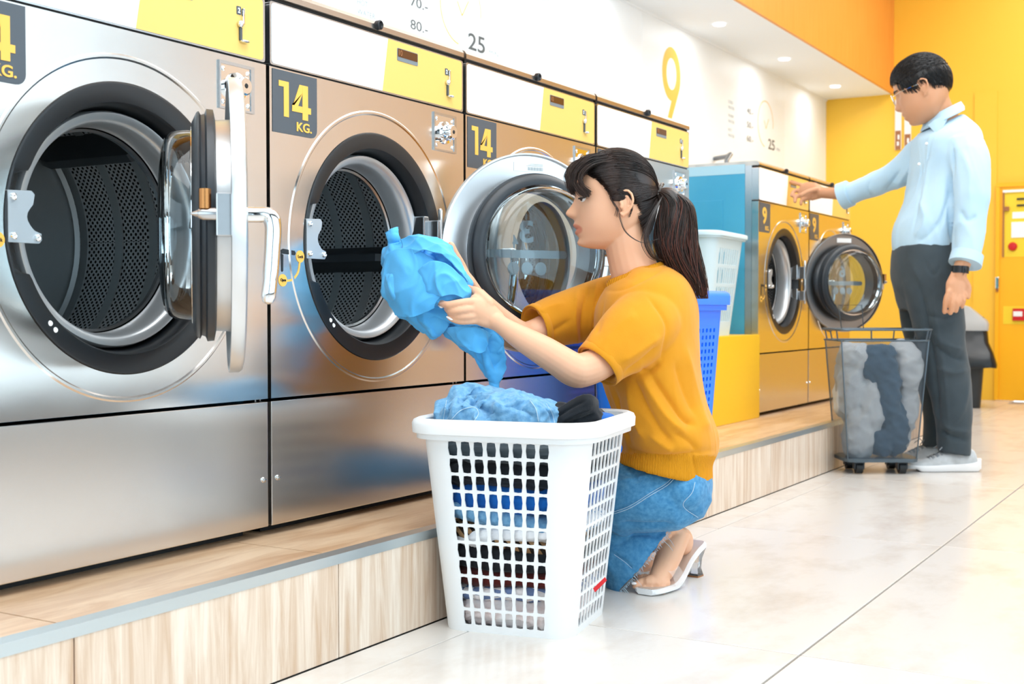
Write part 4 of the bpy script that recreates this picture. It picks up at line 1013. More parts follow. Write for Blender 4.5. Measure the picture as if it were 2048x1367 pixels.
digit(g, [(962, 640, 2.632), (942, 642, 2.622), (922, 643, 2.620), (908, 640, 2.622), (898, 635, 2.626)], .0078, .0052)
digit(g, [(978, 606, 2.632), (964, 592, 2.636), (952, 582, 2.645), (942, 579, 2.66), (930, 573, 2.69)], .0125, .0075)
# far arm and hand (mostly behind the shirt)
T(g, [(1258, 612, 3.01, .034), (1190, 620, 3.00, .034), (1120, 642, 2.965, .034), (1066, 668, 2.94, .034), (1040, 668, 2.92, .032), (1005, 640, 2.89, .026), (970, 605, 2.86, .020), (955, 590, 2.85, .019)])
g.tube([at(958, 592, 2.85), at(935, 562, 2.835), at(915, 535, 2.825)], [.018, .021, .019], n=16, flat=(1.3, .7), flatdir=UP)
digit(g, [(935, 560, 2.83), (922, 530, 2.815), (910, 508, 2.80), (902, 490, 2.79)], .012, .0085)
for (a, b) in (((905, 530, 2.83), (880, 512, 2.86)), ((900, 545, 2.83), (872, 532, 2.86)), ((900, 560, 2.83), (872, 552, 2.86)), ((905, 572, 2.83), (882, 570, 2.86))):
    digit(g, [(922, (a[1]+555)/2, 2.83), a, b], .009, .007)
# legs
T(g, [(1340, 978, 2.84, .045), (1240, 988, 2.885, .040), (1120, 990, 2.97, .036), (1130, 1010, 2.97, .034), (1200, 1060, 2.93, .032), (1270, 1085, 2.92, .032), (1325, 1064, 2.94, .032)])
T(g, [(1335, 975, 3.0, .045), (1240, 985, 3.08, .04), (1130, 988, 3.15, .036), (1200, 1040, 3.12, .034), (1290, 1080, 3.10, .036), (1300, 1100, 3.10, .032)])
# near foot
g.tube([at(1330, 1062, 2.94), at(1352, 1075, 2.950), at(1340, 1105, 2.915), at(1326, 1140, 2.870), at(1313, 1163, 2.842)], [.034, .035, .031, .027, .020], n=22)
g.ell(at(1365, 1082, 2.968), (.026, .026, .034), 18, 12)
g.tube([at(1300, 1164, 2.838), at(1328, 1164, 2.845)], [.017, .015], n=14)
for (a, b, r_) in (((1297, 1162, 2.845), (1272, 1170, 2.838), .0100), ((1303, 1166, 2.842), (1286, 1177, 2.828), .0076), ((1310, 1168, 2.84), (1299, 1182, 2.822), .0073), ((1318, 1168, 2.84), (1312, 1185, 2.822), .0070), ((1328, 1166, 2.842), (1326, 1184, 2.826), .0068)):
    m_ = tuple((np.array(a)*.45+np.array(b)*.55)+np.array([0, -3, 0])); digit(g, [a, m_, b], r_*1.05, r_*.92)
# far foot
g.tube([at(1302, 1100, 3.10), at(1298, 1120, 3.08), at(1285, 1140, 3.03), at(1272, 1152, 3.0)], [.033, .030, .026, .018], n=18)
me = bake(g, .0024, 3, .5)
def lm(v):
    q = v-HC; fx, la, uz = (q @ f_)/HK, (q @ l_)/HK, (q @ u_)/HK
    d = ((uz+58)/np.where(uz > -58, 10.5, 12.0))**2+(np.clip(np.abs(la)-2, 0, 99)/25.0)**2
    return np.clip((1.15-d)*3.0, 0, 1)*(fx > 55)*.7
lipmask(me, lm)
body = finish(me, M['skin_w'], W, 'body')
# eye, lashes, brow, nails
hp_ = lambda fx, uz, la: HC+f_*fx*HK+u_*uz*HK+l_*la*HK
eg = G().ell(hp_(59.5, 1, 31), (.0122,)*3, 20, 14); 
ew = obj('eye', eg, M['eye_white'], W, world=True, smooth=True)
obj('iris', G().ell(hp_(66.5, -1.5, 35), (.0048,)*3, 14, 10), M['iris'], ew, world=True, smooth=True)
lid = G().ell(hp_(59.3, 2.6, 31), (.0130,)*3, 24, 16)
lidm = mesh_of(lid, M['skin_w'], True, fixn=False); v_ = verts(lidm); bm = bmesh.new(); bm.from_mesh(lidm)
dl = [q for q in bm.verts if (np.array(q.co)-hp_(59, 1, 31)) @ u_ < .0005]; bmesh.ops.delete(bm, geom=dl, context='VERTS'); bm.to_mesh(lidm); bm.free()
finish(lidm, M['skin_w'], W, 'eyelid')
obj('eyelashes', G().tube([hp_(*q) for q in ((71.0, -.5, 25), (72.5, -.5, 31), (71.0, -.8, 37), (67, -1.0, 43), (61, 0, 47.5), (57.5, 2, 50))], [.001, .0018, .0021, .0021, .0016, .0006], n=8), M['hair'], W, world=True, smooth=True)
obj('eyebrow', G().tube([hp_(*q) for q in ((78.5, 17, 12), (77, 19, 24), (73, 20.5, 36), (66, 20, 46), (58, 16, 53))], [.0012, .0026, .0026, .002, .0008], n=8, flat=(.6, 1)), M['hair'], W, world=True, smooth=True)
ng = [((877, 608, 2.645), (883, 614, 2.628)), ((896, 634, 2.619), (902, 638, 2.614))]
for a, b in ng: obj('fingernail', G().tube([at(*a), at(*b)], [.0042, .0042], n=10, flat=(1, .5)), M['nail'], W, world=True, smooth=True)
for (u, v, z, w) in ((1268, 1166, 2.827, .0062), (1283, 1176, 2.819, .0042), (1297, 1181, 2.8145, .0040), (1311, 1184, 2.815, .0038), (1326, 1183, 2.819, .0036)):
    obj('toenail', G().ell(at(u, v, z), (w, w*.9, w*.55), 14, 8), M['nail'], W, world=True, smooth=True)

# --- mustard top
sg = G()
tors = [(1272, 546, 2.888, 60, .078, -19), (1280, 560, 2.89, 76, .122, -16), (1288, 582, 2.895, 92, .162, -10), (1292, 620, 2.90, 103, .182, -3), (1293, 680, 2.90, 104, .183, 0), (1298, 740, 2.90, 102, .18, 0), (1312, 800, 2.90, 99, .178, 3), (1330, 850, 2.90, 102, .18, 6), (1336, 884, 2.90, 99, .178, 8), (1335, 902, 2.90, 93, .168, 9), (1334, 914, 2.90, 90, .163, 10), (1330, 938, 2.90, 95, .164, 12), (1328, 944, 2.90, 93, .162, 12)]
rg = [ring(1272, 585, 2.888, 38, .055, -19), ring(1271, 549, 2.888, 50, .064, -19)]+smooth_rings(tors, 4)+[ring(1328, 943, 2.90, 86, .152, 12), ring(1332, 905, 2.90, 80, .145, 9)]
sg.loft(rg)
def sleeve(g, pts, hole, n=44):
    S_ = spline(pts, 4); rr = []
    P = [at(*p[:3]) for p in S_]
    g.tube(P, [p[3] for p in S_], n=n, round_cap=False)
slv = [(1305, 630, 2.80, .075), (1290, 648, 2.765, .080), (1262, 672, 2.735, .078), (1235, 695, 2.715, .069), (1212, 715, 2.70, .060), (1196, 731, 2.69, .0545)]
sleeve(sg, slv, 0)
T(sg, [(1283, 575, 2.87, .055), (1292, 590, 2.83, .066), (1302, 618, 2.80, .076)], n=30)
T(sg, [(1268, 572, 2.90, .055), (1262, 585, 2.96, .062), (1260, 605, 3.00, .066)], n=30)
slf = [(1262, 600, 3.00, .070), (1215, 612, 3.02, .072), (1160, 628, 3.01, .068), (1110, 642, 2.98, .062), (1070, 655, 2.95, .054)]
sleeve(sg, slf, 0)
me = bake(sg, .0042, 6, .5)
# hollow the sleeve ends round the arm
v = verts(me)
def hollow(v, c, d, rad, depth):
    q = v-c; h = q @ d; rr = np.linalg.norm(q-np.outer(h, d), axis=1)
    k = (h > -.006) & (rr < rad*.84) & (h < .03)
    v[k] -= np.outer(np.full(k.sum(), depth)*(1-(rr[k]/(rad*.84))**6), d); return v
d1 = at(1196, 731, 2.69)-at(1212, 715, 2.70); d1 /= np.linalg.norm(d1); v = hollow(v, at(1196, 731, 2.69), d1, .0545, .05)
d2 = at(1070, 655, 2.95)-at(1110, 642, 2.98); d2 /= np.linalg.norm(d2); v = hollow(v, at(1070, 655, 2.95), d2, .054, .04)
u, w, _ = proj(v); nn = normals(me)
fr_ = folds(v*np.array([1, 1, .4]), 5, 95)-.42
amp = np.clip((w-600)/200, .15, 1)*.0055
band = np.clip(1-np.abs(w-925)/26, 0, 1)
setverts(me, v+nn*(fr_*amp*(1-.8*(w > 905)))[:, None])
crease_px(me, [([(1297, 594), (1318, 620), (1334, 652), (1330, 690), (1322, 725)], -.006, 4), ([(1322, 725), (1300, 742), (1282, 744)], -.012, 6), ([(1283, 748), (1305, 790), (1335, 835), (1372, 868)], .012, 10), ([(1298, 745), (1330, 790), (1365, 835), (1390, 850)], -.012, 7),
               ([(1270, 760), (1290, 810), (1320, 860), (1345, 885)], -.010, 8), ([(1255, 770), (1268, 830), (1290, 880)], .009, 9), ([(1230, 780), (1240, 840), (1262, 890)], -.009, 6), ([(1208, 770), (1222, 830), (1240, 880)], .008, 7), ([(1215, 775), (1232, 850), (1246, 895)], -.007, 4),
               ([(1370, 690), (1385, 760), (1405, 830), (1420, 862)], .008, 10), ([(1350, 720), (1368, 780), (1392, 832)], -.007, 8), ([(1240, 893), (1290, 908), (1350, 912), (1424, 900)], -.008, 7), ([(1345, 862), (1378, 882), (1395, 900)], -.008, 6), ([(1300, 870), (1330, 892), (1345, 903)], .007, 7),
               ([(1176, 572), (1166, 620), (1162, 690)], -.007, 5), ([(1196, 560), (1186, 610), (1180, 680)], .005, 6), ([(1155, 580), (1150, 640), (1158, 700)], .006, 6), ([(1208, 590), (1200, 640), (1192, 670)], -.004, 5),
               ([(1275, 628), (1240, 650), (1205, 690)], .004, 12), ([(1318, 690), (1285, 720), (1248, 748)], -.007, 6), ([(1322, 672), (1282, 700), (1240, 725)], .006, 8), ([(1176, 684), (1205, 712), (1232, 742)], -.004, 3),
               ([(1130, 605), (1090, 618), (1060, 650)], .004, 8), ([(1140, 640), (1110, 660), (1080, 672)], -.005, 6), ([(1385, 905), (1390, 935), (1396, 958)], -.004, 3), ([(1206, 566), (1215, 580), (1250, 577), (1300, 553), (1336, 532)], -.0028, 3)])
top = finish(me, M['knit'], W, 'knit_top')
m = M['knit_rib'] = mat('mustard_rib', 'DD941C', .9, spec=.2)
v_ = coords(m, (1, 1, 1)); wv = N(m, 'ShaderNodeTexWave'); wv.bands_direction = 'X'; wv.inputs['Scale'].default_value = 95
mp2 = N(m, 'ShaderNodeMapping'); mp2.inputs['Rotation'].default_value = (0, 0, -YAW); L(m, v_, mp2.inputs[0]); L(m, mp2.outputs[0], wv.inputs['Vector'])
bb = N(m, 'ShaderNodeBump'); bb.inputs['Strength'].default_value = .7; bb.inputs['Distance'].default_value = .002; L(m, wv.outputs['Fac'], bb.inputs['Height']); L(m, bb.outputs[0], B(m).inputs['Normal'])
top.data.materials.append(m); vw = verts(top.data)+worigin(W); u, w, _ = proj(vw)
ribv = (w > 908+(u-1330)*.05) & (u > 1225)
lo = np.empty(len(top.data.polygons), np.int32)
for p in top.data.polygons: lo[p.index] = 1 if ribv[p.vertices[0]] else 0
top.data.polygons.foreach_set('material_index', lo)
# neck rib
S_ = [ring(1273, 553, 2.888, 66, .090, -19), ring(1272, 546, 2.888, 62, .082, -19), ring(1271, 541, 2.888, 57, .072, -19), ring(1271, 544, 2.888, 53, .067, -19), ring(1272, 556, 2.888, 54, .070, -19)]
obj('neck_rib', G().loft(S_+[S_[0]], False, False), m, top, world=True, smooth=True, sharp=None)

def band(c, d, r0, r1, ln, nm):
    ax = np.cross(d, UP); ax /= np.linalg.norm(ax); ay = np.cross(d, ax); rg_ = []
    for (h, q) in ((-ln, r0-.001), (-ln*.9, r0+.0015), (0, r1+.001), (.0015, r1-.001), (0, r1-.0035), (-ln, r0-.006)):
        rg_.append([c+d*h+(ax*math.cos(t)+ay*math.sin(t))*q for t in np.linspace(0, 2*PI, 60, endpoint=False)])
    obj(nm, G().loft(rg_+[rg_[0]], False, False), M['knit'], top, world=True, smooth=True, sharp=None)
band(at(1195, 732, 2.69), d1, .0565, .0555, .020, 'sleeve_cuff'); band(at(1069, 655.5, 2.95), d2, .0560, .0550, .016, 'sleeve_cuff')

# --- jeans
jg = G()
jg.ell(at(1352, 968, 2.905), (1, 1, 1), 40, 26, rot=np.stack([RT*.082, UP*.088, FW*.168], 1))
T(jg, [(1352, 988, 2.83, .082), (1300, 992, 2.845, .083), (1235, 996, 2.88, .080), (1170, 995, 2.93, .072), (1110, 990, 2.98, .066), (1095, 990, 2.99, .062)], n=36)
T(jg, [(1350, 975, 3.00, .080), (1290, 980, 3.04, .080), (1200, 985, 3.10, .074), (1130, 985, 3.15, .066)], n=32)
def calf(g, P):
    rr = []
    for (u, v, z, hw, hd, tl) in spline(P, 5): rr.append(ring(u, v, z, hw, hd, tl, n=48))
    return rr
cr_ = calf(jg, [(1120, 1000, 2.975, 48, .060, -48), (1165, 1034, 2.955, 62, .066, -48), (1210, 1068, 2.925, 66, .068, -49), (1250, 1098, 2.90, 74, .066, -50), (1281, 1124, 2.885, 94, .062, -50)])
inn = [ring(1279, 1122, 2.885, 88, .055, -50), ring(1262, 1108, 2.895, 72, .050, -50), ring(1240, 1090, 2.905, 55, .045, -50)]
jg.loft(cr_+inn)
cr2 = calf(jg, [(1140, 1000, 3.15, 55, .06, -48), (1200, 1035, 3.12, 58, .06, -49), (1245, 1065, 3.10, 66, .06, -50), (1275, 1090, 3.09, 66, .06, -50)])
jg.loft(cr2)
me = bake(jg, .0042, 4, .5)
v = verts(me); nn = normals(me); setverts(me, v+nn*((folds(v*np.array([1, 1, .6]), 8, 120)-.42)*.0055)[:, None])
crease_px(me, [([(1240, 1046), (1290, 1050), (1345, 1048)], -.010, 5), ([(1215, 1022), (1255, 1010), (1300, 985), (1332, 968), (1340, 955)], -.004, 2.5), ([(1240, 960), (1275, 955), (1310, 950)], .006, 7), ([(1385, 965), (1378, 990), (1366, 1008)], -.004, 2.5), ([(1366, 1008), (1378, 1024), (1392, 1036)], -.004, 2.5),
               ([(1225, 1105), (1250, 1122), (1266, 1138)], -.004, 2.5), ([(1225, 1060), (1270, 1075), (1310, 1080)], .007, 9), ([(1210, 1090), (1240, 1085), (1280, 1060)], -.006, 7), ([(1250, 930), (1270, 945), (1275, 965)], -.006, 6), ([(1230, 940), (1290, 965), (1330, 985)], -.005, 7)])
jn = finish(me, M['denim'], W, 'jeans')
for pl in ([(1225, 1024), (1260, 1011), (1300, 986), (1330, 968), (1344, 955)], [(1225, 1028), (1261, 1015), (1301, 990), (1333, 971), (1348, 957)], [(1390, 964), (1384, 985), (1367, 1005), (1372, 1018), (1396, 1034)], [(1228, 1108), (1248, 1122), (1264, 1136)]):
    st = G(); stitch(st, jn, pl, .0007)
    if st.v: obj('seam', st, M['thread'], jn, world=True, smooth=True)
# frayed hem threads
fr = G(); rgm = ring(1281, 1124, 2.885, 94, .062, -50, n=240)
for i in range(0, 240):
    p = np.array(rgm[i]); dd_ = at(1281, 1124, 2.885)-at(1250, 1098, 2.90); dd_ /= np.linalg.norm(dd_)
    ln = .001+.004*RNG.rand()+(.02 if RNG.rand() > .985 else 0); q = p+dd_*ln+RNG.normal(size=3)*.0012+np.array([0, 0, -ln*.4])
    fr.tube([p-dd_*.003, (p+q)/2+RNG.normal(size=3)*.0015, q], [.0005, .0004, .0003], n=4, round_cap=False)
obj('frayed_hem', fr, M['thread'], jn, world=True, label='pale frayed threads', kind='stuff')

# --- sandals
fa = at(1408, 1086, 3.05)-at(1300, 1178, 2.83); fa[2] = 0; fa /= np.linalg.norm(fa); ac = np.cross(np.array([0, 0, 1.0]), fa)
def sandal(off, full=True):
    s_ = G(); path = [(-.030, .006, .020), (-.015, .006, .033), (.02, .006, .040), (.06, .007, .041), (.10, .018, .036), (.15, .045, .029), (.19, .064, .029), (.225, .074, .027), (.24, .076, .014)]
    base = at(1302, 1178, 2.83); base[2] = 0; base = base+off
    P = spline(path, 4); rings_ = []
    for a, h, w in P:
        c = base+fa*a+np.array([0, 0, h]); rings_.append([c-ac*w, c-ac*w+np.array([0, 0, .0065]), c-ac*w*.8+np.array([0, 0, .0085]), c+ac*w*.8+np.array([0, 0, .0085]), c+ac*w+np.array([0, 0, .0065]), c+ac*w, c+ac*w*.8-np.array([0, 0, .004]), c-ac*w*.8-np.array([0, 0, .004])])
    s_.loft(rings_)
    sn = obj('sandal', s_, M['sole_white'], W, world=True, smooth=True, sharp=40, label='white soled sandal with clear heel')
    hb = base+fa*.215
    hl = G().loft([[hb+np.array([0, 0, z])+fa*(q[0]*w+sh)+ac*q[1]*w for q in ((-1, -1), (-1.1, 0), (-1, 1), (0, 1.15), (1, 1), (1.1, 0), (1, -1), (0, -1.15))] for z, w, sh in ((.004, .014, .006), (.02, .011, .004), (.045, .014, 0), (.070, .023, -.006))])
    obj('clear_heel', hl, M['acrylic'], sn, world=True, smooth=True, sharp=50)
    obj('heel_tip', G().loft([[hb+np.array([0, 0, z])+fa*(q[0]*.0145+.006)+ac*q[1]*.0145 for q in ((-1, -1), (-1, 1), (1, 1), (1, -1))] for z in (0, .004)]), M['brown_sign'], sn, world=True)
    ins = []
    for a, h, w in P: 
        c = base+fa*a+np.array([0, 0, h+.0088]); ins.append([c-ac*w*.74, c+ac*w*.74, c+ac*w*.74+np.array([0, 0, .001]), c-ac*w*.74+np.array([0, 0, .001])])
    obj('insole', G().loft(ins[1:-1]), M['insole'], sn, world=True)
    lb = []
    for a, h in ((.155, .049), (.18, .061), (.205, .070)):
        c = base+fa*a+np.array([0, 0, h+.0085]); lb.append([c+ac*.002, c+ac*.013, c+ac*.013+np.array([0, 0, .002]), c+ac*.002+np.array([0, 0, .002])])
    obj('label_strip', G().loft(lb), M['black'], sn, world=True)
    bd = []
    for a in (.035, .06, .085):
        c = base+fa*a; bd.append([c+ac*.045*math.cos(t)+np.array([0, 0, .008+.048*math.sin(t)*(1+.2*(a-.035)*10)]) for t in np.linspace(0, PI, 16)])
    bg2 = G()
    for j in range(2):
        for i in range(15): bg2.add([bd[j][i], bd[j][i+1], bd[j+1][i+1], bd[j+1][i]], [(0, 1, 2, 3)])
    obj('clear_strap', bg2, M['vinyl'], sn, world=True, smooth=True)
    return sn
sandal(np.zeros(3))
o2 = at(1262, 1150, 3.02)-at(1300, 1178, 2.83); o2[2] = 0
sandal(o2)

# --- hair
EC = HC+f_*(-5)*HK+u_*22*HK; ER = np.array([81, 73, 79.5])*HK
def epos(d, s_=1.0): d = d/np.linalg.norm(d); q = 1/np.linalg.norm(np.array([d[0]/ER[0], d[1]/ER[1], d[2]/ER[2]])); return EC+(f_*d[0]+l_*d[1]+u_*d[2])*q*s_
tie = HC+f_*(-90)*HK+u_*17*HK
hl_pts = np.array([(82, 46), (68, 48), (58, 50), (36, 34), (18, 12), (10, -6), (4, 2), (-8, 12), (-22, 9), (-34, -4), (-46, -24), (-52, -44), (-62, -70)])
def hairline(fx): return np.interp(-fx, -hl_pts[:, 0], hl_pts[:, 1])
cap = G(); nu, nv = 200, 140; vv_ = []
for j in range(nv+1):
    ph = PI*j/nv
    for i in range(nu):
        t = 2*PI*i/nu; vv_.append(epos(np.array([math.sin(ph)*math.cos(t), math.sin(ph)*math.sin(t), math.cos(ph)])))
vv_ = np.array(vv_); q = vv_-HC; FX, UZ = (q @ f_)/HK, (q @ u_)/HK
bk = FX < -30; dn = np.clip((10-UZ)/60, 0, 1); vv_ += np.outer(np.where(bk, dn*14*HK, 0), f_)
fs = []
for j in range(nv):
    for i in range(nu):
        k = (j*nu+i, (j+1)*nu+i, (j+1)*nu+(i+1) % nu, j*nu+(i+1) % nu); a_, b_ = FX[list(k)].mean(), UZ[list(k)].mean()
        if b_ > hairline(a_)+1 and b_ > -72: fs.append(k)
cap.add(vv_, fs); cm = mesh_of(cap, M['hair'], True, fixn=False, sharp=None)
bm = bmesh.new(); bm.from_mesh(cm); bmesh.ops.delete(bm, geom=[q for q in bm.verts if not q.link_faces], context='VERTS'); bmesh.ops.recalc_face_normals(bm, faces=bm.faces[:]); bmesh.ops.solidify(bm, geom=bm.faces[:], thickness=.006); bm.to_mesh(cm); bm.free()
hair = finish(cm, M['hair'], W, 'hair')
paths = []
for k in range(2600):
    # start on the hairline or the crown
    side = 1 if RNG.rand() < .85 else -1
    if RNG.rand() < .62:
        fx = 70-120*RNG.rand(); uz = hairline(fx)+RNG.rand()*12-4; y2 = max(0.03, 1-((fx+5)/80)**2-((uz-22)/79)**2); la = side*71*math.sqrt(y2)
    else:
        a_ = RNG.rand()*2*PI; ph = RNG.rand()*1.2; fx, uz, la = -5+80*math.sin(ph)*math.cos(a_), 22+79*math.cos(ph), side*abs(71*math.sin(ph)*math.sin(a_))
    d0 = np.array([(fx+5)/1.0, la, (uz-22)]); d1_ = np.array([-85, 0, -8.0]); d0 /= np.linalg.norm(d0); d1_ /= np.linalg.norm(d1_)
    om = math.acos(max(-1, min(1, d0 @ d1_))); P = []
    if om < .15: continue
    lift_ = 1.005+.028*RNG.rand(); sw_ = (RNG.rand()-.5)*.12
    for t in np.linspace(0, 1, 12):
        d = (math.sin((1-t)*om)*d0+math.sin(t*om)*d1_)/math.sin(om); d[2] += math.sin(PI*t)*(.10+sw_)*(1 if uz > -10 else -.2)
        p = epos(d, lift_); P.append(p*(1-t**4)+tie*(t**4))
    paths.append(P)
hs = strands(paths, .00065, .0005); 
obj('hair_strands', hs, M['hair'], hair, world=True, smooth=True, sharp=None, kind='stuff')
# fringe and loose wisps
def lock(pts, nst, spread, r0=.0009, r1=.0003, tipspread=1.0):
    out = []; P0 = np.array(pts, float)
    for i in range(nst):
        o = RNG.normal(size=3)*np.array([spread, spread*.8, .008]); o2_ = RNG.normal(size=3)*np.array([spread, spread, .010])*tipspread; K = len(P0)
        P = [P0[j]+o*(1-j/(K-1))+o2_*(j/(K-1)) for j in range(K)]; out.append([at(*q) for q in spline(P, 4)])
    return out
wl = []
wl += lock([(1215, 312, 2.83), (1180, 318, 2.82), (1156, 338, 2.815), (1148, 362, 2.815), (1158, 380, 2.81), (1172, 390, 2.805)], 180, 3.5)
wl += lock([(1210, 312, 2.85), (1172, 316, 2.86), (1146, 336, 2.87), (1140, 362, 2.87), (1146, 384, 2.87)], 180, 3.5)
wl += lock([(1200, 310, 2.88), (1165, 318, 2.90), (1143, 332, 2.91), (1133, 352, 2.92), (1140, 376, 2.92)], 90, 3.0)
wl += lock([(1225, 318, 2.825), (1188, 326, 2.815), (1164, 345, 2.812), (1162, 370, 2.812), (1176, 384, 2.805)], 135, 3.5)
wl += lock([(1170, 345, 2.82), (1165, 350, 2.82), (1152, 356, 2.82), (1150, 372, 2.82), (1168, 388, 2.81), (1178, 389, 2.81)], 60, 2.5)
wl += lock([(1215, 385, 2.81), (1222, 400, 2.805), (1236, 420, 2.80), (1241, 440, 2.80), (1250, 462, 2.80), (1268, 478, 2.80), (1290, 486, 2.80), (1318, 478, 2.80)], 5, 1.2, .0006)
wl += lock([(1222, 395, 2.81), (1228, 408, 2.805), (1234, 418, 2.80), (1232, 432, 2.80)], 14, 2.0, .0006)
wl += lock([(1262, 405, 2.81), (1263, 420, 2.81), (1258, 434, 2.81)], 10, 1.5, .0005)
obj('fringe', strands(wl, .0006, .0003), M['hair'], hair, world=True, smooth=True, sharp=None, kind='stuff')
# nape hair
nl = []
for k in range(500):
    a = RNG.rand(); p0 = np.array((1268+22*a+RNG.rand()*4, 408+72*a, 2.825+.05*RNG.rand())); p1 = np.array((1322, 385, 2.87))
    nl.append([at(*q) for q in spline([p0, p0*.6+p1*.4+np.array([3, 6, -.004]), p1], 5)])
obj('nape_hair', strands(nl, .0007, .0005), M['hair'], hair, world=True, smooth=True, sharp=None, kind='stuff')
# ponytail
pc = [(1322, 384, 2.87, .014), (1340, 390, 2.865, .024), (1352, 412, 2.86, .032), (1350, 450, 2.855, .040), (1352, 490, 2.85, .040), (1366, 530, 2.85, .032), (1384, 568, 2.85, .022), (1400, 604, 2.85, .010)]
pg = G(); T(pg, [(1322, 384, 2.87, .014), (1340, 390, 2.865, .022), (1352, 412, 2.86, .028), (1350, 450, 2.855, .034), (1354, 490, 2.85, .030), (1366, 525, 2.85, .018), (1378, 550, 2.85, .006)], n=24, flat=(1, .75)); 
pony = obj('ponytail', pg, M['hair'], hair, world=True, smooth=True, sharp=None)
pl1, pl2 = [], []
C_ = spline(pc, 5)
for k in range(1500):
    a_ = RNG.rand()*2*PI; q = .72+.42*RNG.rand(); a2 = a_+RNG.normal()*.35; P = []
    e0 = 1-.35*RNG.rand()**1.5; K = int(len(C_)*e0)
    wv_ = math.sin(a_*3)*1.5+RNG.normal()*.25
    for i in range(K):
        t = i/(len(C_)-1); c = C_[i]; aa = a_+(a2-a_)*t+.35*math.sin(t*5+wv_); rr_ = c[3]*q*(1+.5*t*t)+.003*math.sin(9*t+wv_)
        P.append(at(c[0], c[1], c[2])+RT*math.cos(aa)*rr_+FW*math.sin(aa)*rr_*.75+UP*0)
    if len(P) > 20: (pl2 if RNG.rand() < .12 else pl1).append(P)
# a few side wisps curving out on the left of the tail
for k in range(26):
    o = RNG.normal()*2
    pl1.append([at(*q) for q in spline([(1325, 392, 2.84), (1308+o, 425, 2.82), (1295+o, 455, 2.815), (1292+o*2, 485, 2.81), (1305+o*2, 512, 2.82), (1322+o*2, 522, 2.83)], 4)])
obj('strand_bundle', strands(pl1, .00085, .0004), M['hair'], pony, world=True, smooth=True, sharp=None, kind='stuff')
tips = [[p for p in P[int(len(P)*.62):]] for P in pl1[:330]]+[P[int(len(P)*.3):] for P in pl2]
obj('brown_tips', strands([[p+l_*.001 for p in P] for P in tips], .0008, .0004), M['hair_tip'], pony, world=True, smooth=True, sharp=None, kind='stuff', label='auburn hair ends')
tg = G()
for k in range(5):
    ph = k*1.3; P = []
    for i in range(17):
        t = 2*PI*i/16; P.append(tie+f_*(.004*math.sin(3*t+ph)+.003*(k-2))+(l_*math.cos(t)+u_*math.sin(t))*(.017+.004*math.sin(2*t+ph)))
    tg.tube(P, .0028, n=8, round_cap=False)
obj('hair_tie', tg, M['clip'], hair, world=True, smooth=True, sharp=None, label='taupe coiled hair tie')

# ================================================================ blue shirt in her hands
cg = G()
for (u, v, z, ru, rv, rd, tl) in ((800, 522, 2.74, 38, 40, .06, 0), (838, 520, 2.72, 50, 42, .07, 20), (884, 540, 2.70, 48, 44, .07, 35), (915, 572, 2.70, 30, 30, .05, 40), (815, 570, 2.72, 52, 52, .075, 0), (870, 585, 2.69, 55, 42, .065, 10), (825, 610, 2.72, 34, 24, .05, 10), (905, 605, 2.70, 36, 22, .045, 10)):
    k = z/FPX; t_ = math.radians(tl); cg.ell(at(u, v, z), (1, 1, 1), 30, 20, rot=np.stack([(RT*math.cos(t_)-UP*math.sin(t_))*ru*k, (UP*math.cos(t_)+RT*math.sin(t_))*rv*k, FW*rd], 1))
def sheet(g, rows, nu=8, nv=8, th=.0055, seed=0, amp=.004, f=60):
    A = np.array(rows, float); R1 = np.array([spline(A[i], nu) for i in range(len(A))]); n2 = R1.shape[1]
    S_ = np.array([spline(R1[:, j], nv) for j in range(n2)]).transpose(1, 0, 2); m2 = S_.shape[0]
    P = np.array([[at(*q) for q in r0] for r0 in S_])
    du = np.gradient(P, axis=1); dv = np.gradient(P, axis=0); nn = np.cross(du, dv); nn /= np.linalg.norm(nn, axis=2)[..., None]+1e-12
    if (nn @ FW).mean() > 0: nn = -nn
    fl = P.reshape(-1, 3); P = P+nn*((folds(fl, seed, f)-.4)*amp).reshape(m2, n2)[..., None]
    a = P+nn*th/2; b = P-nn*th/2; v = list(a.reshape(-1, 3))+list(b.reshape(-1, 3)); o = m2*n2; fc = []
    ix = lambda i, j: i*n2+j
    for i in range(m2-1):
        for j in range(n2-1): fc += [(ix(i, j), ix(i, j+1), ix(i+1, j+1), ix(i+1, j)), (o+ix(i, j), o+ix(i+1, j), o+ix(i+1, j+1), o+ix(i, j+1))]
    for j in range(n2-1): fc += [(ix(0, j), o+ix(0, j), o+ix(0, j+1), ix(0, j+1)), (ix(m2-1, j), ix(m2-1, j+1), o+ix(m2-1, j+1), o+ix(m2-1, j))]
    for i in range(m2-1): fc += [(ix(i, 0), ix(i+1, 0), o+ix(i+1, 0), o+ix(i, 0)), (ix(i, n2-1), o+ix(i, n2-1), o+ix(i+1, n2-1), ix(i+1, n2-1))]
    g.add(v, fc)
sheet(cg, [[(768, 464, 2.72), (783, 455, 2.71), (796, 452, 2.72)], [(772, 480, 2.71), (786, 472, 2.70), (800, 468, 2.71)], [(778, 500, 2.72), (792, 495, 2.71), (808, 490, 2.71)]], amp=.001)
sheet(cg, [[(785, 590, 2.70), (840, 600, 2.655), (890, 612, 2.66), (925, 620, 2.67)], [(790, 628, 2.70), (835, 632, 2.66), (875, 645, 2.66), (900, 650, 2.67)], [(812, 640, 2.71), (845, 655, 2.68), (868, 668, 2.67), (890, 665, 2.68)], [(828, 648, 2.72), (850, 668, 2.70), (864, 681, 2.69), (884, 664, 2.69)]], seed=3, amp=.008, f=150)
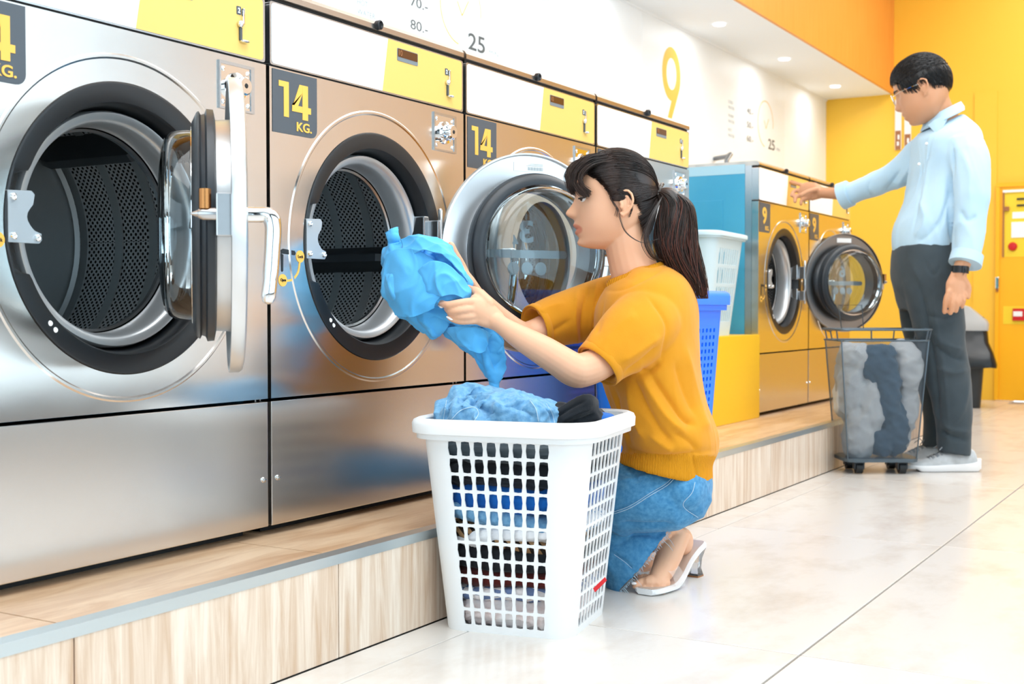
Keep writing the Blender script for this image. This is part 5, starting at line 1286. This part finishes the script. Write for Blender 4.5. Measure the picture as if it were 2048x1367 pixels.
sheet(cg, [[(850, 625, 2.69), (900, 640, 2.675), (950, 648, 2.675), (995, 655, 2.69)], [(878, 660, 2.70), (920, 676, 2.685), (965, 680, 2.68), (1008, 675, 2.69)], [(910, 690, 2.71), (940, 705, 2.69), (975, 712, 2.68), (1013, 708, 2.69)], [(950, 716, 2.71), (964, 738, 2.695), (985, 745, 2.685), (1015, 736, 2.69)], [(976, 760, 2.70), (982, 772, 2.695), (990, 778, 2.69), (1010, 748, 2.69)], [(986, 783, 2.70), (988, 786, 2.70), (990, 786, 2.695), (996, 770, 2.695)]], seed=6, amp=.012, f=140)
sheet(cg, [[(905, 640, 2.665), (935, 648, 2.655), (965, 650, 2.655)], [(912, 665, 2.668), (940, 672, 2.655), (966, 668, 2.658)], [(925, 680, 2.675), (942, 688, 2.662), (965, 682, 2.664)]], seed=9, amp=.006)
me = bake(cg, .0027, 3, .6)
dg_ = at(900, 620, 2.7)-at(800, 500, 2.7); dg_ /= np.linalg.norm(dg_)
v = verts(me); nn = normals(me); vs = v-np.outer(v @ dg_, dg_)*.45; setverts(me, v+nn*((folds(vs, 21, 130)-.42)*.014+(folds(vs, 25, 280)-.42)*.004)[:, None])
crease_px(me, [([(775, 500), (800, 488), (849, 478)], .010, 7), ([(790, 535), (805, 512), (840, 495), (862, 506)], -.014, 6), ([(800, 545), (818, 522), (845, 508)], .010, 7), ([(830, 552), (876, 566), (905, 560), (935, 578)], -.016, 6), ([(820, 542), (865, 552), (910, 545)], .011, 8),
               ([(862, 505), (882, 532), (931, 572)], -.014, 6), ([(880, 512), (908, 532), (938, 566)], .010, 6), ([(829, 550), (812, 590), (790, 628)], -.007, 3), ([(858, 547), (882, 536), (900, 524)], -.010, 5), ([(775, 540), (785, 580), (800, 610)], .009, 9), ([(840, 590), (880, 600), (925, 588)], .010, 8), ([(845, 612), (880, 618), (930, 600)], -.010, 5),
               ([(885, 640), (930, 690), (958, 718)], -.008, 5), ([(940, 655), (968, 705), (985, 770)], .009, 8), ([(975, 665), (985, 700), (992, 745)], -.010, 6), ([(835, 632), (860, 655), (866, 678)], .006, 5), ([(905, 655), (925, 680), (940, 690)], .007, 5), ([(960, 650), (962, 672), (955, 690)], -.008, 4)])
eg_ = G(); eg_.v = [tuple(q) for q in verts(me)]; eg_.f = [tuple(p.vertices) for p in me.polygons]
sheet(eg_, [[(775, 508, 2.668), (800, 496, 2.650), (838, 500, 2.640), (872, 524, 2.636)], [(763, 545, 2.68), (792, 535, 2.645), (838, 542, 2.628), (884, 556, 2.626)], [(764, 585, 2.685), (795, 575, 2.640), (838, 580, 2.622), (884, 586, 2.622)], [(778, 612, 2.68), (800, 605, 2.645), (836, 606, 2.625), (872, 604, 2.625)], [(790, 630, 2.675), (812, 634, 2.65), (838, 630, 2.632), (868, 616, 2.628)]], nu=18, nv=18, th=.003, seed=31, amp=.013, f=150)
sheet(eg_, [[(800, 478, 2.675), (838, 468, 2.655), (875, 474, 2.65), (905, 494, 2.665)], [(805, 496, 2.66), (845, 484, 2.635), (888, 496, 2.628), (926, 532, 2.65)], [(815, 514, 2.65), (850, 500, 2.622), (895, 516, 2.618), (938, 562, 2.645)]], nu=18, nv=18, th=.003, seed=33, amp=.013, f=170)
sheet(eg_, [[(828, 548, 2.635), (862, 522, 2.612), (902, 532, 2.612), (942, 578, 2.64)], [(840, 572, 2.632), (872, 560, 2.606), (908, 566, 2.610), (944, 596, 2.64)], [(858, 590, 2.635), (882, 592, 2.612), (912, 590, 2.616), (940, 606, 2.64)]], nu=18, nv=18, th=.003, seed=35, amp=.012, f=170)
sheet(eg_, [[(885, 655, 2.68), (925, 652, 2.648), (958, 655, 2.650), (985, 668, 2.665)], [(900, 672, 2.675), (930, 675, 2.645), (958, 680, 2.645), (975, 684, 2.66)], [(918, 690, 2.675), (938, 700, 2.652), (958, 706, 2.650), (972, 702, 2.66)]], nu=18, nv=18, th=.003, seed=37, amp=.010, f=180)
me = mesh_of(eg_, None, fixn=False)
a = verts(me); c = (a[:, 0].mean(), a[:, 1].mean(), a[:, 2].min()); setverts(me, a-np.array(c)); me.materials.clear(); me.materials.append(M['sky_cotton'])
me.polygons.foreach_set('use_smooth', [True]*len(me.polygons))
_obj0('blue_shirt', me, None, None, loc=c, label='crumpled sky-blue shirt held up in the woman\'s hands', cat='shirt')

# ================================================================ man
mf = at(1900, 938, 5.02); mf[2] = 0
MN = empty('person', tuple(mf), 0, label='man standing in a pale blue shirt and charcoal trousers, pointing at a washing machine', cat='person')
g = G(); MK = 5.0/FPX; MC = at(1846, 178, 5.03)
yw, tl = math.radians(24), math.radians(20)
f0 = -RT*math.cos(yw)+FW*math.sin(yw); l0 = -FW*math.cos(yw)-RT*math.sin(yw); zz = np.array([0, 0, 1.0])
mf_ = f0*math.cos(tl)-zz*math.sin(tl); mu_ = zz*math.cos(tl)+f0*math.sin(tl)
tab = [(64, 3, 5, 4), (60, 28, 30, 26), (48, 43, 46, 40), (32, 50, 53, 47), (16, 53, 55, 49), (4, 52.5, 55, 49), (-8, 52, 52, 48), (-20, 52, 47, 46), (-34, 52, 38, 43), (-46, 49, 28, 38), (-56, 45, 17, 28), (-63, 38, 8, 16), (-66, 22, 4, 8)]
nose = [(12, 0, 7), (4, 2, 5), (-4, 5, 5.5), (-13, 10, 7), (-19, 12, 8.5), (-24, 7, 9), (-28, 0, 8), (-36, 0, 8)]
lips = [(-34, 3.5, 3.5, 13), (-39, -1.5, 1.8, 13), (-44, 3.5, 4, 12), (-50, -1, 3, 12), (-58, 3, 5, 12)]
eyes = [(2, 20, -4.5, 9, 6.5), (12, 20, 2, 12, 5)]
g.loft(head_rings(MC, mf_, l0, mu_, MK, tab, nose, lips, eyes, n=90, m=80))
me_ = lambda fx, uz, la: MC+mf_*fx*MK+mu_*uz*MK+l0*la*MK
for s_ in (1, -1):
    g.ell(me_(-4, -8, 48*s_), (1, 1, 1), 16, 10, rot=np.stack([mf_*8*MK, mu_*15*MK, l0*4*MK], 1))
    g.tube([me_(*q) for q in ((6, 0, 49*s_), (2, 8, 51*s_), (-6, 9, 54*s_), (-13, 3, 56*s_), (-13, -8, 55*s_), (-7, -18, 52*s_), (0, -24, 50*s_))], .0048, n=8)
T(g, [(1862, 195, 5.03, .066), (1876, 225, 5.04, .062), (1888, 255, 5.06, .075), (1893, 275, 5.06, .09)])
T(g, [(1890, 310, 5.07, .09), (1885, 380, 5.07, .10), (1862, 470, 5.06, .09), (1855, 520, 5.06, .09)])
g.tube([at(1925, 310, 4.95), at(1890, 290, 5.06), at(1858, 310, 5.16)], [.045, .06, .045], n=16)
# hanging left arm and hand
T(g, [(1930, 320, 4.91, .038), (1942, 400, 4.845, .034), (1934, 500, 4.82, .032), (1922, 535, 4.81, .029), (1918, 550, 4.81, .028)])
g.tube([at(1918, 545, 4.81), at(1914, 568, 4.81), at(1912, 588, 4.81)], [.026, .038, .036], n=16, flat=(1.15, .55), flatdir=FW)
for (P, r0) in (([(1898, 582, 4.80), (1891, 600, 4.80), (1889, 624, 4.815)], .0105), ([(1908, 588, 4.80), (1904, 606, 4.79), (1901, 626, 4.805)], .0105), ([(1918, 589, 4.80), (1916, 606, 4.79), (1912, 622, 4.805)], .010), ([(1927, 585, 4.80), (1928, 600, 4.79), (1924, 614, 4.805)], .009), ([(1928, 556, 4.80), (1938, 574, 4.80), (1936, 594, 4.80)], .011)):
    digit(g, P, r0, r0*.85)
# reaching right arm and hand
T(g, [(1850, 312, 5.18, .035), (1790, 350, 5.27, .030), (1745, 370, 5.335, .028), (1695, 386, 5.405, .028), (1660, 386, 5.46, .025), (1642, 385, 5.49, .024)])
g.tube([at(1645, 385, 5.49), at(1628, 383, 5.51), at(1612, 380, 5.53)], [.022, .036, .033], n=16, flat=(.55, 1.15), flatdir=UP)
for (P, r0) in (([(1612, 372, 5.53), (1594, 367, 5.57), (1571, 362, 5.615)], .0095), ([(1612, 383, 5.53), (1590, 381, 5.55), (1583, 391, 5.54)], .0105), ([(1614, 392, 5.53), (1593, 392, 5.54), (1590, 403, 5.53)], .0105), ([(1620, 396, 5.52), (1604, 400, 5.53), (1602, 408, 5.52)], .0095), ([(1635, 378, 5.48), (1618, 382, 5.47), (1602, 390, 5.47)], .012)):
    digit(g, P, r0, r0*.82)
T(g, [(1860, 560, 5.02, .07), (1890, 700, 4.98, .05), (1903, 800, 4.98, .04), (1908, 912, 4.98, .032)])
T(g, [(1850, 560, 5.12, .07), (1862, 700, 5.17, .05), (1875, 800, 5.18, .04), (1870, 885, 5.18, .030)])
me = bake(g, .0042, 3, .5); lipmask(me, lambda v: np.zeros(len(v)))
finish(me, M['skin_m'], MN, 'body')
# shirt
sg = G()
tr = [(1887, 244, 5.06, 40, .085, -22), (1889, 256, 5.06, 52, .12, -14), (1892, 275, 5.065, 64, .175, -6), (1893, 310, 5.07, 66, .205, 0), (1888, 360, 5.07, 66, .20, 0), (1876, 410, 5.06, 68, .19, 0), (1860, 455, 5.06, 70, .185, 0), (1850, 485, 5.06, 64, .175, -3), (1848, 500, 5.06, 60, .17, -3)]
sg.loft(smooth_rings(tr, 4))
T(sg, [(1925, 292, 4.93, .085), (1938, 330, 4.88, .082), (1943, 390, 4.845, .070), (1940, 450, 4.83, .062), (1934, 500, 4.82, .056), (1931, 520, 4.815, .056)], n=30, round_cap=False)
T(sg, [(1862, 300, 5.16, .088), (1830, 325, 5.21, .075), (1790, 350, 5.27, .062), (1750, 368, 5.33, .054), (1715, 382, 5.38, .048), (1690, 390, 5.41, .050)], n=30, round_cap=False)
me = bake(sg, .0065, 5, .5); v = verts(me); nn = normals(me)
setverts(me, v+nn*((folds(v*np.array([1, 1, .5]), 71, 60)-.42)*.012)[:, None])
crease_px(me, [([(1860, 300), (1835, 360), (1810, 400)], -.010, 4), ([(1900, 330), (1895, 400), (1875, 460)], -.014, 4), ([(1905, 290), (1903, 350), (1900, 430), (1908, 500)], -.022, 4), ([(1840, 400), (1850, 440), (1830, 475)], .01, 6), ([(1920, 420), (1935, 440), (1955, 430)], -.01, 5), ([(1800, 340), (1780, 370), (1770, 385)], -.012, 4), ([(1830, 330), (1805, 355), (1790, 385)], .012, 6), ([(1740, 360), (1735, 380), (1745, 395)], -.008, 3), ([(1866, 270), (1850, 330), (1838, 400), (1825, 470)], -.006, 2), ([(1880, 440), (1860, 465), (1835, 485)], -.010, 4), ([(1925, 300), (1940, 350), (1938, 400)], .008, 8)])
sh = finish(me, M['lt_blue'], MN, 'shirt')
# collar, cuffs, buttons
cl = G(); cu = []
for (du, dv, sc) in ((0, 8, 1.06), (0, -2, 1.0), (2, -13, .96), (3, -15, 1.0), (4, -2, 1.16), (2, 6, 1.22)):
    cu.append(ring(1882+du, 236+dv, 5.05, 38*sc, .084*sc, -26, n=40))
cl.loft(cu, False, False)
cl.add([at(1856, 250, 4.99), at(1868, 240, 4.955), at(1902, 226, 4.96), at(1876, 272, 4.94), at(1856, 250, 5.0), at(1868, 240, 4.965), at(1902, 226, 4.97), at(1876, 272, 4.95)], [(0, 1, 2, 3), (7, 6, 5, 4), (0, 3, 7, 4), (3, 2, 6, 7), (2, 1, 5, 6), (1, 0, 4, 5)])
obj('collar', cl, M['lt_blue'], sh, world=True, smooth=True, sharp=40)
def cuff(a, b, r0): 
    g_ = G(); a, b = at(*a), at(*b); d = b-a; d /= np.linalg.norm(d)
    g_.tube([a, b], [r0, r0*1.03], n=30, round_cap=False); return g_
obj('cuff', cuff((1935, 508, 4.822), (1930, 528, 4.812), .061), M['lt_blue'], sh, world=True, smooth=True)
obj('cuff', cuff((1700, 386, 5.40), (1682, 393, 5.425), .058), M['lt_blue'], sh, world=True, smooth=True)
for (u, v, z) in ((1853, 287, 4.935), (1838, 328, 4.935)): obj('button', G().ell(at(u, v, z), (.006, .006, .006), 10, 8), M['paper'], sh, world=True, smooth=True)
# watch
wg = G().tube([at(1921, 532, 4.81), at(1920, 546, 4.81)], [.0325, .0325], n=24, round_cap=False)
wt = obj('wrist_watch', wg, M['black_pl'], MN, world=True, smooth=True)
obj('watch_face', G().lathe([(0, .019), (.006, .019), (.008, .015), (.008, 0)], 24, tuple(at(1920, 541, 4.785)-np.array([0, 0, 0])), 'y'), M['black'], wt, world=True, smooth=True)
# trousers
tg = G()
tg.loft(smooth_rings([(1848, 490, 5.06, 60, .172, -3), (1849, 515, 5.06, 64, .182, 0), (1852, 550, 5.06, 66, .19, 0), (1856, 590, 5.06, 62, .185, 0), (1858, 620, 5.06, 56, .17, 0)], 4))
tg.loft(smooth_rings([(1862, 560, 4.99, 58, .10, 0), (1872, 620, 4.98, 55, .10, 0), (1882, 680, 4.98, 47, .09, 0), (1894, 740, 4.98, 45, .085, 0), (1903, 800, 4.98, 40, .078, 0), (1907, 850, 4.98, 35, .07, 0), (1908, 885, 4.98, 34, .068, 6), (1909, 908, 4.98, 33, .066, 8)], 4))
tg.loft(smooth_rings([(1850, 560, 5.15, 56, .10, 0), (1850, 640, 5.16, 48, .095, 0), (1864, 720, 5.17, 42, .085, 0), (1876, 790, 5.18, 36, .075, 0), (1878, 845, 5.18, 30, .07, 0), (1872, 893, 5.18, 27, .066, 0)], 4))
me = bake(tg, .0065, 5, .5); v = verts(me); nn = normals(me)
setverts(me, v+nn*((folds(v*np.array([1, 1, .9]), 77, 55)-.42)*.009)[:, None])
crease_px(me, [([(1925, 620), (1890, 635), (1850, 630)], -.010, 5), ([(1930, 720), (1900, 712), (1868, 690)], -.014, 5), ([(1935, 740), (1905, 745), (1878, 735)], .012, 7), ([(1925, 700), (1895, 690), (1862, 665)], .010, 7), ([(1938, 760), (1925, 820), (1900, 860), (1890, 885)], .010, 6), ([(1935, 880), (1905, 872), (1885, 862)], -.014, 4), ([(1938, 865), (1910, 860), (1885, 850)], .010, 5), ([(1862, 540), (1868, 620), (1885, 720), (1895, 820), (1900, 890)], .004, 2.5), ([(1850, 520), (1862, 545), (1870, 548), (1880, 530)], -.007, 2.5), ([(1842, 580), (1855, 650), (1870, 740), (1878, 860)], -.016, 5)])
finish(me, M['charcoal'], MN, 'trousers')
# shoes
def shoe(u0, v0, z0, L_, h_far=False):
    base = at(u0, v0, z0); base[2] = 0; fd = -RT.copy(); fd[2] = 0; fd /= np.linalg.norm(fd); sd = np.cross(fd, np.array([0, 0, 1.0]))
    up_ = [(-.085, .062, .030, .03), (-.075, .085, .038, .03), (-.045, .092, .040, .03), (-.01, .095, .040, .03), (.03, .086, .042, .028), (.08, .062, .046, .026), (.13, .046, .046, .024), (.17, .034, .038, .022), (.195, .024, .020, .02)]
    rr = []
    for x, h, w, zb in spline(up_, 4):
        rr.append([base+fd*x+sd*w*math.cos(t)+np.array([0, 0, zb+(h-zb)*max(0, math.sin(t))**.8]) for t in np.linspace(0, PI, 14)]+[base+fd*x+sd*w*q+np.array([0, 0, zb-.004]) for q in (-.8, 0, .8)])
    s_ = obj('shoe', G().loft(rr), M['shoe_grey'], MN, world=True, smooth=True, sharp=60)
    so_ = []
    for x, w, h in spline([(-.105, .014, .050), (-.095, .032, .046), (-.06, .042, .036), (0, .042, .031), (.07, .047, .028), (.13, .047, .026), (.18, .036, .027), (.205, .014, .028)], 4):
        zb = .0 if -.09 < x < .15 else (.008 if x < 0 else .010)
        so_.append([base+fd*x+sd*w*a_+np.array([0, 0, z]) for a_, z in ((-.9, zb+.002), (-1.03, zb+.010), (-1, h), (0, h+.002), (1, h), (1.03, zb+.010), (.9, zb+.002))])
    obj('sole', G().loft(so_), M['sole_white'], s_, world=True, smooth=True, sharp=50)
    lc = G()
    for i, x in enumerate((.045, .062, .079, .096)):
        hh = .088-.0030*i*2.6; lc.tube([base+fd*(x-.004)+sd*q*.026+np.array([0, 0, hh-abs(q)*.012]) for q in (-1, -.4, .4, 1)], .0028, n=6)
        lc.tube([base+fd*(x+.008)+sd*q*.024+np.array([0, 0, hh-.004-abs(q)*.012]) for q in (1, -.4, .4, -1)], .0028, n=6)
    for q in (-1, 1): lc.tube([base+fd*.045+np.array([0, 0, .09]), base+fd*.05+sd*q*.025+np.array([0, 0, .105]), base+fd*.07+sd*q*.035+np.array([0, 0, .088])], .0022, n=6)
    obj('laces', lc, M['lace'], s_, world=True, smooth=True)
shoe(1908, 935, 4.98, .3); shoe(1868, 905, 5.19, .3)
# hair
EC2 = MC+mf_*(-3)*MK+mu_*14*MK; 
hc_ = G(); nu, nv = 80, 54; vv_ = []
for j in range(nv+1):
    ph = PI*j/nv
    for i in range(nu):
        t = 2*PI*i/nu; d = np.array([math.sin(ph)*math.cos(t)*57, math.sin(ph)*math.sin(t)*52.5, math.cos(ph)*57]); vv_.append(d)
vv_ = np.array(vv_); FX, LA, UZ = vv_[:, 0]-3, vv_[:, 1], vv_[:, 2]+14
bump = np.clip((FX-10)/40, 0, 1)*np.clip((UZ-20)/30, 0, 1); s_ = 1+.10*bump
hlm = np.array([(60, 36), (46, 34), (38, 20), (32, 2), (22, -10), (14, -12), (10, 0), (0, 8), (-10, 6), (-18, -6), (-24, -22), (-34, -30), (-60, -34)])
keep = lambda a, b: b > np.interp(-a, -hlm[:, 0], hlm[:, 1])-1.5
W3 = EC2+(np.outer(vv_[:, 0]*s_, mf_)+np.outer(vv_[:, 1]*s_, l0)+np.outer(vv_[:, 2]*s_, mu_))*MK
fs = [k for j in range(nv) for i in range(nu) for k in [(j*nu+i, (j+1)*nu+i, (j+1)*nu+(i+1) % nu, j*nu+(i+1) % nu)] if keep(FX[list(k)].mean(), UZ[list(k)].mean())]
hc_.add(W3, fs); cm = mesh_of(hc_, M['hair_black'], True, fixn=False, sharp=None)
bm = bmesh.new(); bm.from_mesh(cm); bmesh.ops.delete(bm, geom=[q for q in bm.verts if not q.link_faces], context='VERTS'); bmesh.ops.recalc_face_normals(bm, faces=bm.faces[:]); bmesh.ops.solidify(bm, geom=bm.faces[:], thickness=.010); bm.to_mesh(cm); bm.free()
hm = finish(cm, M['hair_black'], MN, 'hair')
pt = []
for k in range(3200):
    a_ = RNG.rand()*2*PI; ph = math.acos(1-RNG.rand()*1.45); d = np.array([math.sin(ph)*math.cos(a_)*57, math.sin(ph)*math.sin(a_)*52.5, math.cos(ph)*57])
    if not keep(d[0]-3, d[2]+14): continue
    fw_ = np.array([1.0, 0, -.15]) if d[2]+14 > 25 else np.array([-.25, 0, -1.0])
    P = []
    for t in np.linspace(0, 1, 6):
        q = d+fw_*t*16; q = q/np.linalg.norm([q[0]/57, q[1]/52.5, q[2]/57]); b_ = 1+.10*np.clip((q[0]-13)/40, 0, 1)*np.clip((q[2]-6)/30, 0, 1)
        q = q*b_*(1.0+.035*math.sin(PI*t*.8)); P.append(EC2+(mf_*q[0]+l0*q[1]+mu_*q[2])*MK)
    pt.append(P)
obj('hair_strands', strands(pt, .0012, .0006), M['hair_black'], hm, world=True, smooth=True, sharp=None, kind='stuff')
# glasses
gl = G()
for sy in (1, -1):
    c = me_(60, 0, 17*sy); R_ = 12*MK
    P = [c+l0*math.cos(t)*R_+mu_*math.sin(t)*R_*.85 for t in np.linspace(0, 2*PI, 20)]; gl.tube(P, .0013, n=6, round_cap=False)
gl.tube([me_(60, 3, 28), me_(40, 3, 47), me_(4, 2, 52)], .0013, n=6); gl.tube([me_(60, 3, 5), me_(60, 3, -5)], .0013, n=6)
obj('glasses', gl, M['chrome'], MN, world=True, smooth=True, label='thin round wire glasses')
obj('eyebrow', G().tube([me_(*q) for q in ((54, 11, 8), (52, 13, 20), (45, 11, 31))], [.002, .004, .002], n=8), M['hair_black'], MN, world=True, smooth=True)

# jeans on top
cj = at(985, 812, 2.52)
jg = heap(at(975, 828, 2.56), (.115, .10, .048), .9, 31, .026, 44, rz=.4, lump=.14)
jg2 = heap(at(938, 812, 2.58), (.046, .052, .050), .9, 33, .014, 46, lump=.12); jg.add(jg2.v, jg2.f)
jg2 = heap(at(1052, 832, 2.54), (.075, .085, .040), .9, 35, .02, 46, rz=.5, lump=.12); jg.add(jg2.v, jg2.f)
jg2 = heap(at(955, 858, 2.56), (.07, .07, .05), .7, 36, .012, 36, rz=.5, lump=.12); jg.add(jg2.v, jg2.f)
jm = bake(jg, .0030, 2)
crease_px(jm, [([(935, 770), (950, 800), (975, 822), (985, 845)], -.022, 12), ([(975, 822), (1000, 805), (1040, 797)], .008, 8), ([(900, 800), (895, 820), (888, 840)], -.010, 4), ([(915, 790), (908, 815), (905, 840)], .007, 5), ([(1000, 808), (1040, 815), (1070, 838)], -.009, 5), ([(1020, 800), (1062, 806), (1100, 830)], .006, 5), ([(940, 782), (925, 805), (925, 835)], -.007, 5),
               ([(960, 815), (950, 830), (955, 845)], .007, 5), ([(1060, 808), (1072, 822), (1076, 845)], .006, 4), ([(1090, 812), (1103, 828), (1108, 845)], -.008, 4), ([(1110, 820), (1125, 835), (1130, 845)], .006, 4), ([(870, 835), (880, 815), (900, 795)], -.005, 4)])
jm.materials.append(M['denim_pale'])
a = verts(jm); c = (a[:, 0].mean(), a[:, 1].mean(), a[:, 2].min()); setverts(jm, a-np.array(c))
jo = _obj0('jeans', jm, None, None, loc=c, label='light blue jeans heaped on top of the white basket', cat='jeans', group=GW)
for pl in ([(1060, 800), (1072, 818), (1077, 842)], [(1092, 806), (1104, 826), (1109, 845)], [(903, 838), (922, 820), (948, 814), (957, 826), (948, 842)], [(893, 800), (887, 838)]):
    st = G(); stitch(st, jo, pl, .0008)
    if st.v: obj('seam', st, M['thread'], jo, world=True, smooth=True)
kg = heap(at(1135, 838, 2.56), (.080, .065, .034), .8, 41, .016, 40, rz=.3, lump=.2)
sheet(kg, [[(1098, 828, 2.53), (1125, 808, 2.51), (1155, 792, 2.50), (1180, 788, 2.50), (1198, 800, 2.52)], [(1100, 838, 2.52), (1128, 822, 2.495), (1158, 808, 2.485), (1182, 806, 2.49), (1200, 815, 2.52)], [(1106, 850, 2.53), (1132, 842, 2.50), (1160, 834, 2.49), (1185, 832, 2.50), (1200, 835, 2.53)]], seed=12, amp=.010)
sheet(kg, [[(1150, 795, 2.56), (1178, 788, 2.55), (1196, 798, 2.56)], [(1155, 815, 2.58), (1180, 812, 2.57), (1196, 820, 2.57)], [(1160, 840, 2.57), (1182, 842, 2.56), (1196, 845, 2.56)]], seed=13, amp=.006)
km = bake(kg, .0032, 1); crease_px(km, [([(1110, 835), (1140, 815), (1170, 800)], -.008, 4), ([(1125, 842), (1155, 826), (1185, 815)], .006, 4), ([(1140, 845), (1165, 838), (1190, 828)], -.007, 4)]); km.materials.append(M['black_cloth'])
a = verts(km); c = (a[:, 0].mean(), a[:, 1].mean(), a[:, 2].min()); setverts(km, a-np.array(c)); km.polygons.foreach_set('use_smooth', [True]*len(km.polygons))
_obj0('black_jacket', km, None, None, loc=c, label='black garment with folded collar, top right in the white basket', cat='clothes', group=GW)
garment('navy_cloth', heap(at(1190, 850, 2.56), (.045, .05, .03), .8, 45, .01, 40), M['royal'], 'dark blue cloth at the right rim of the white basket', group=GW)
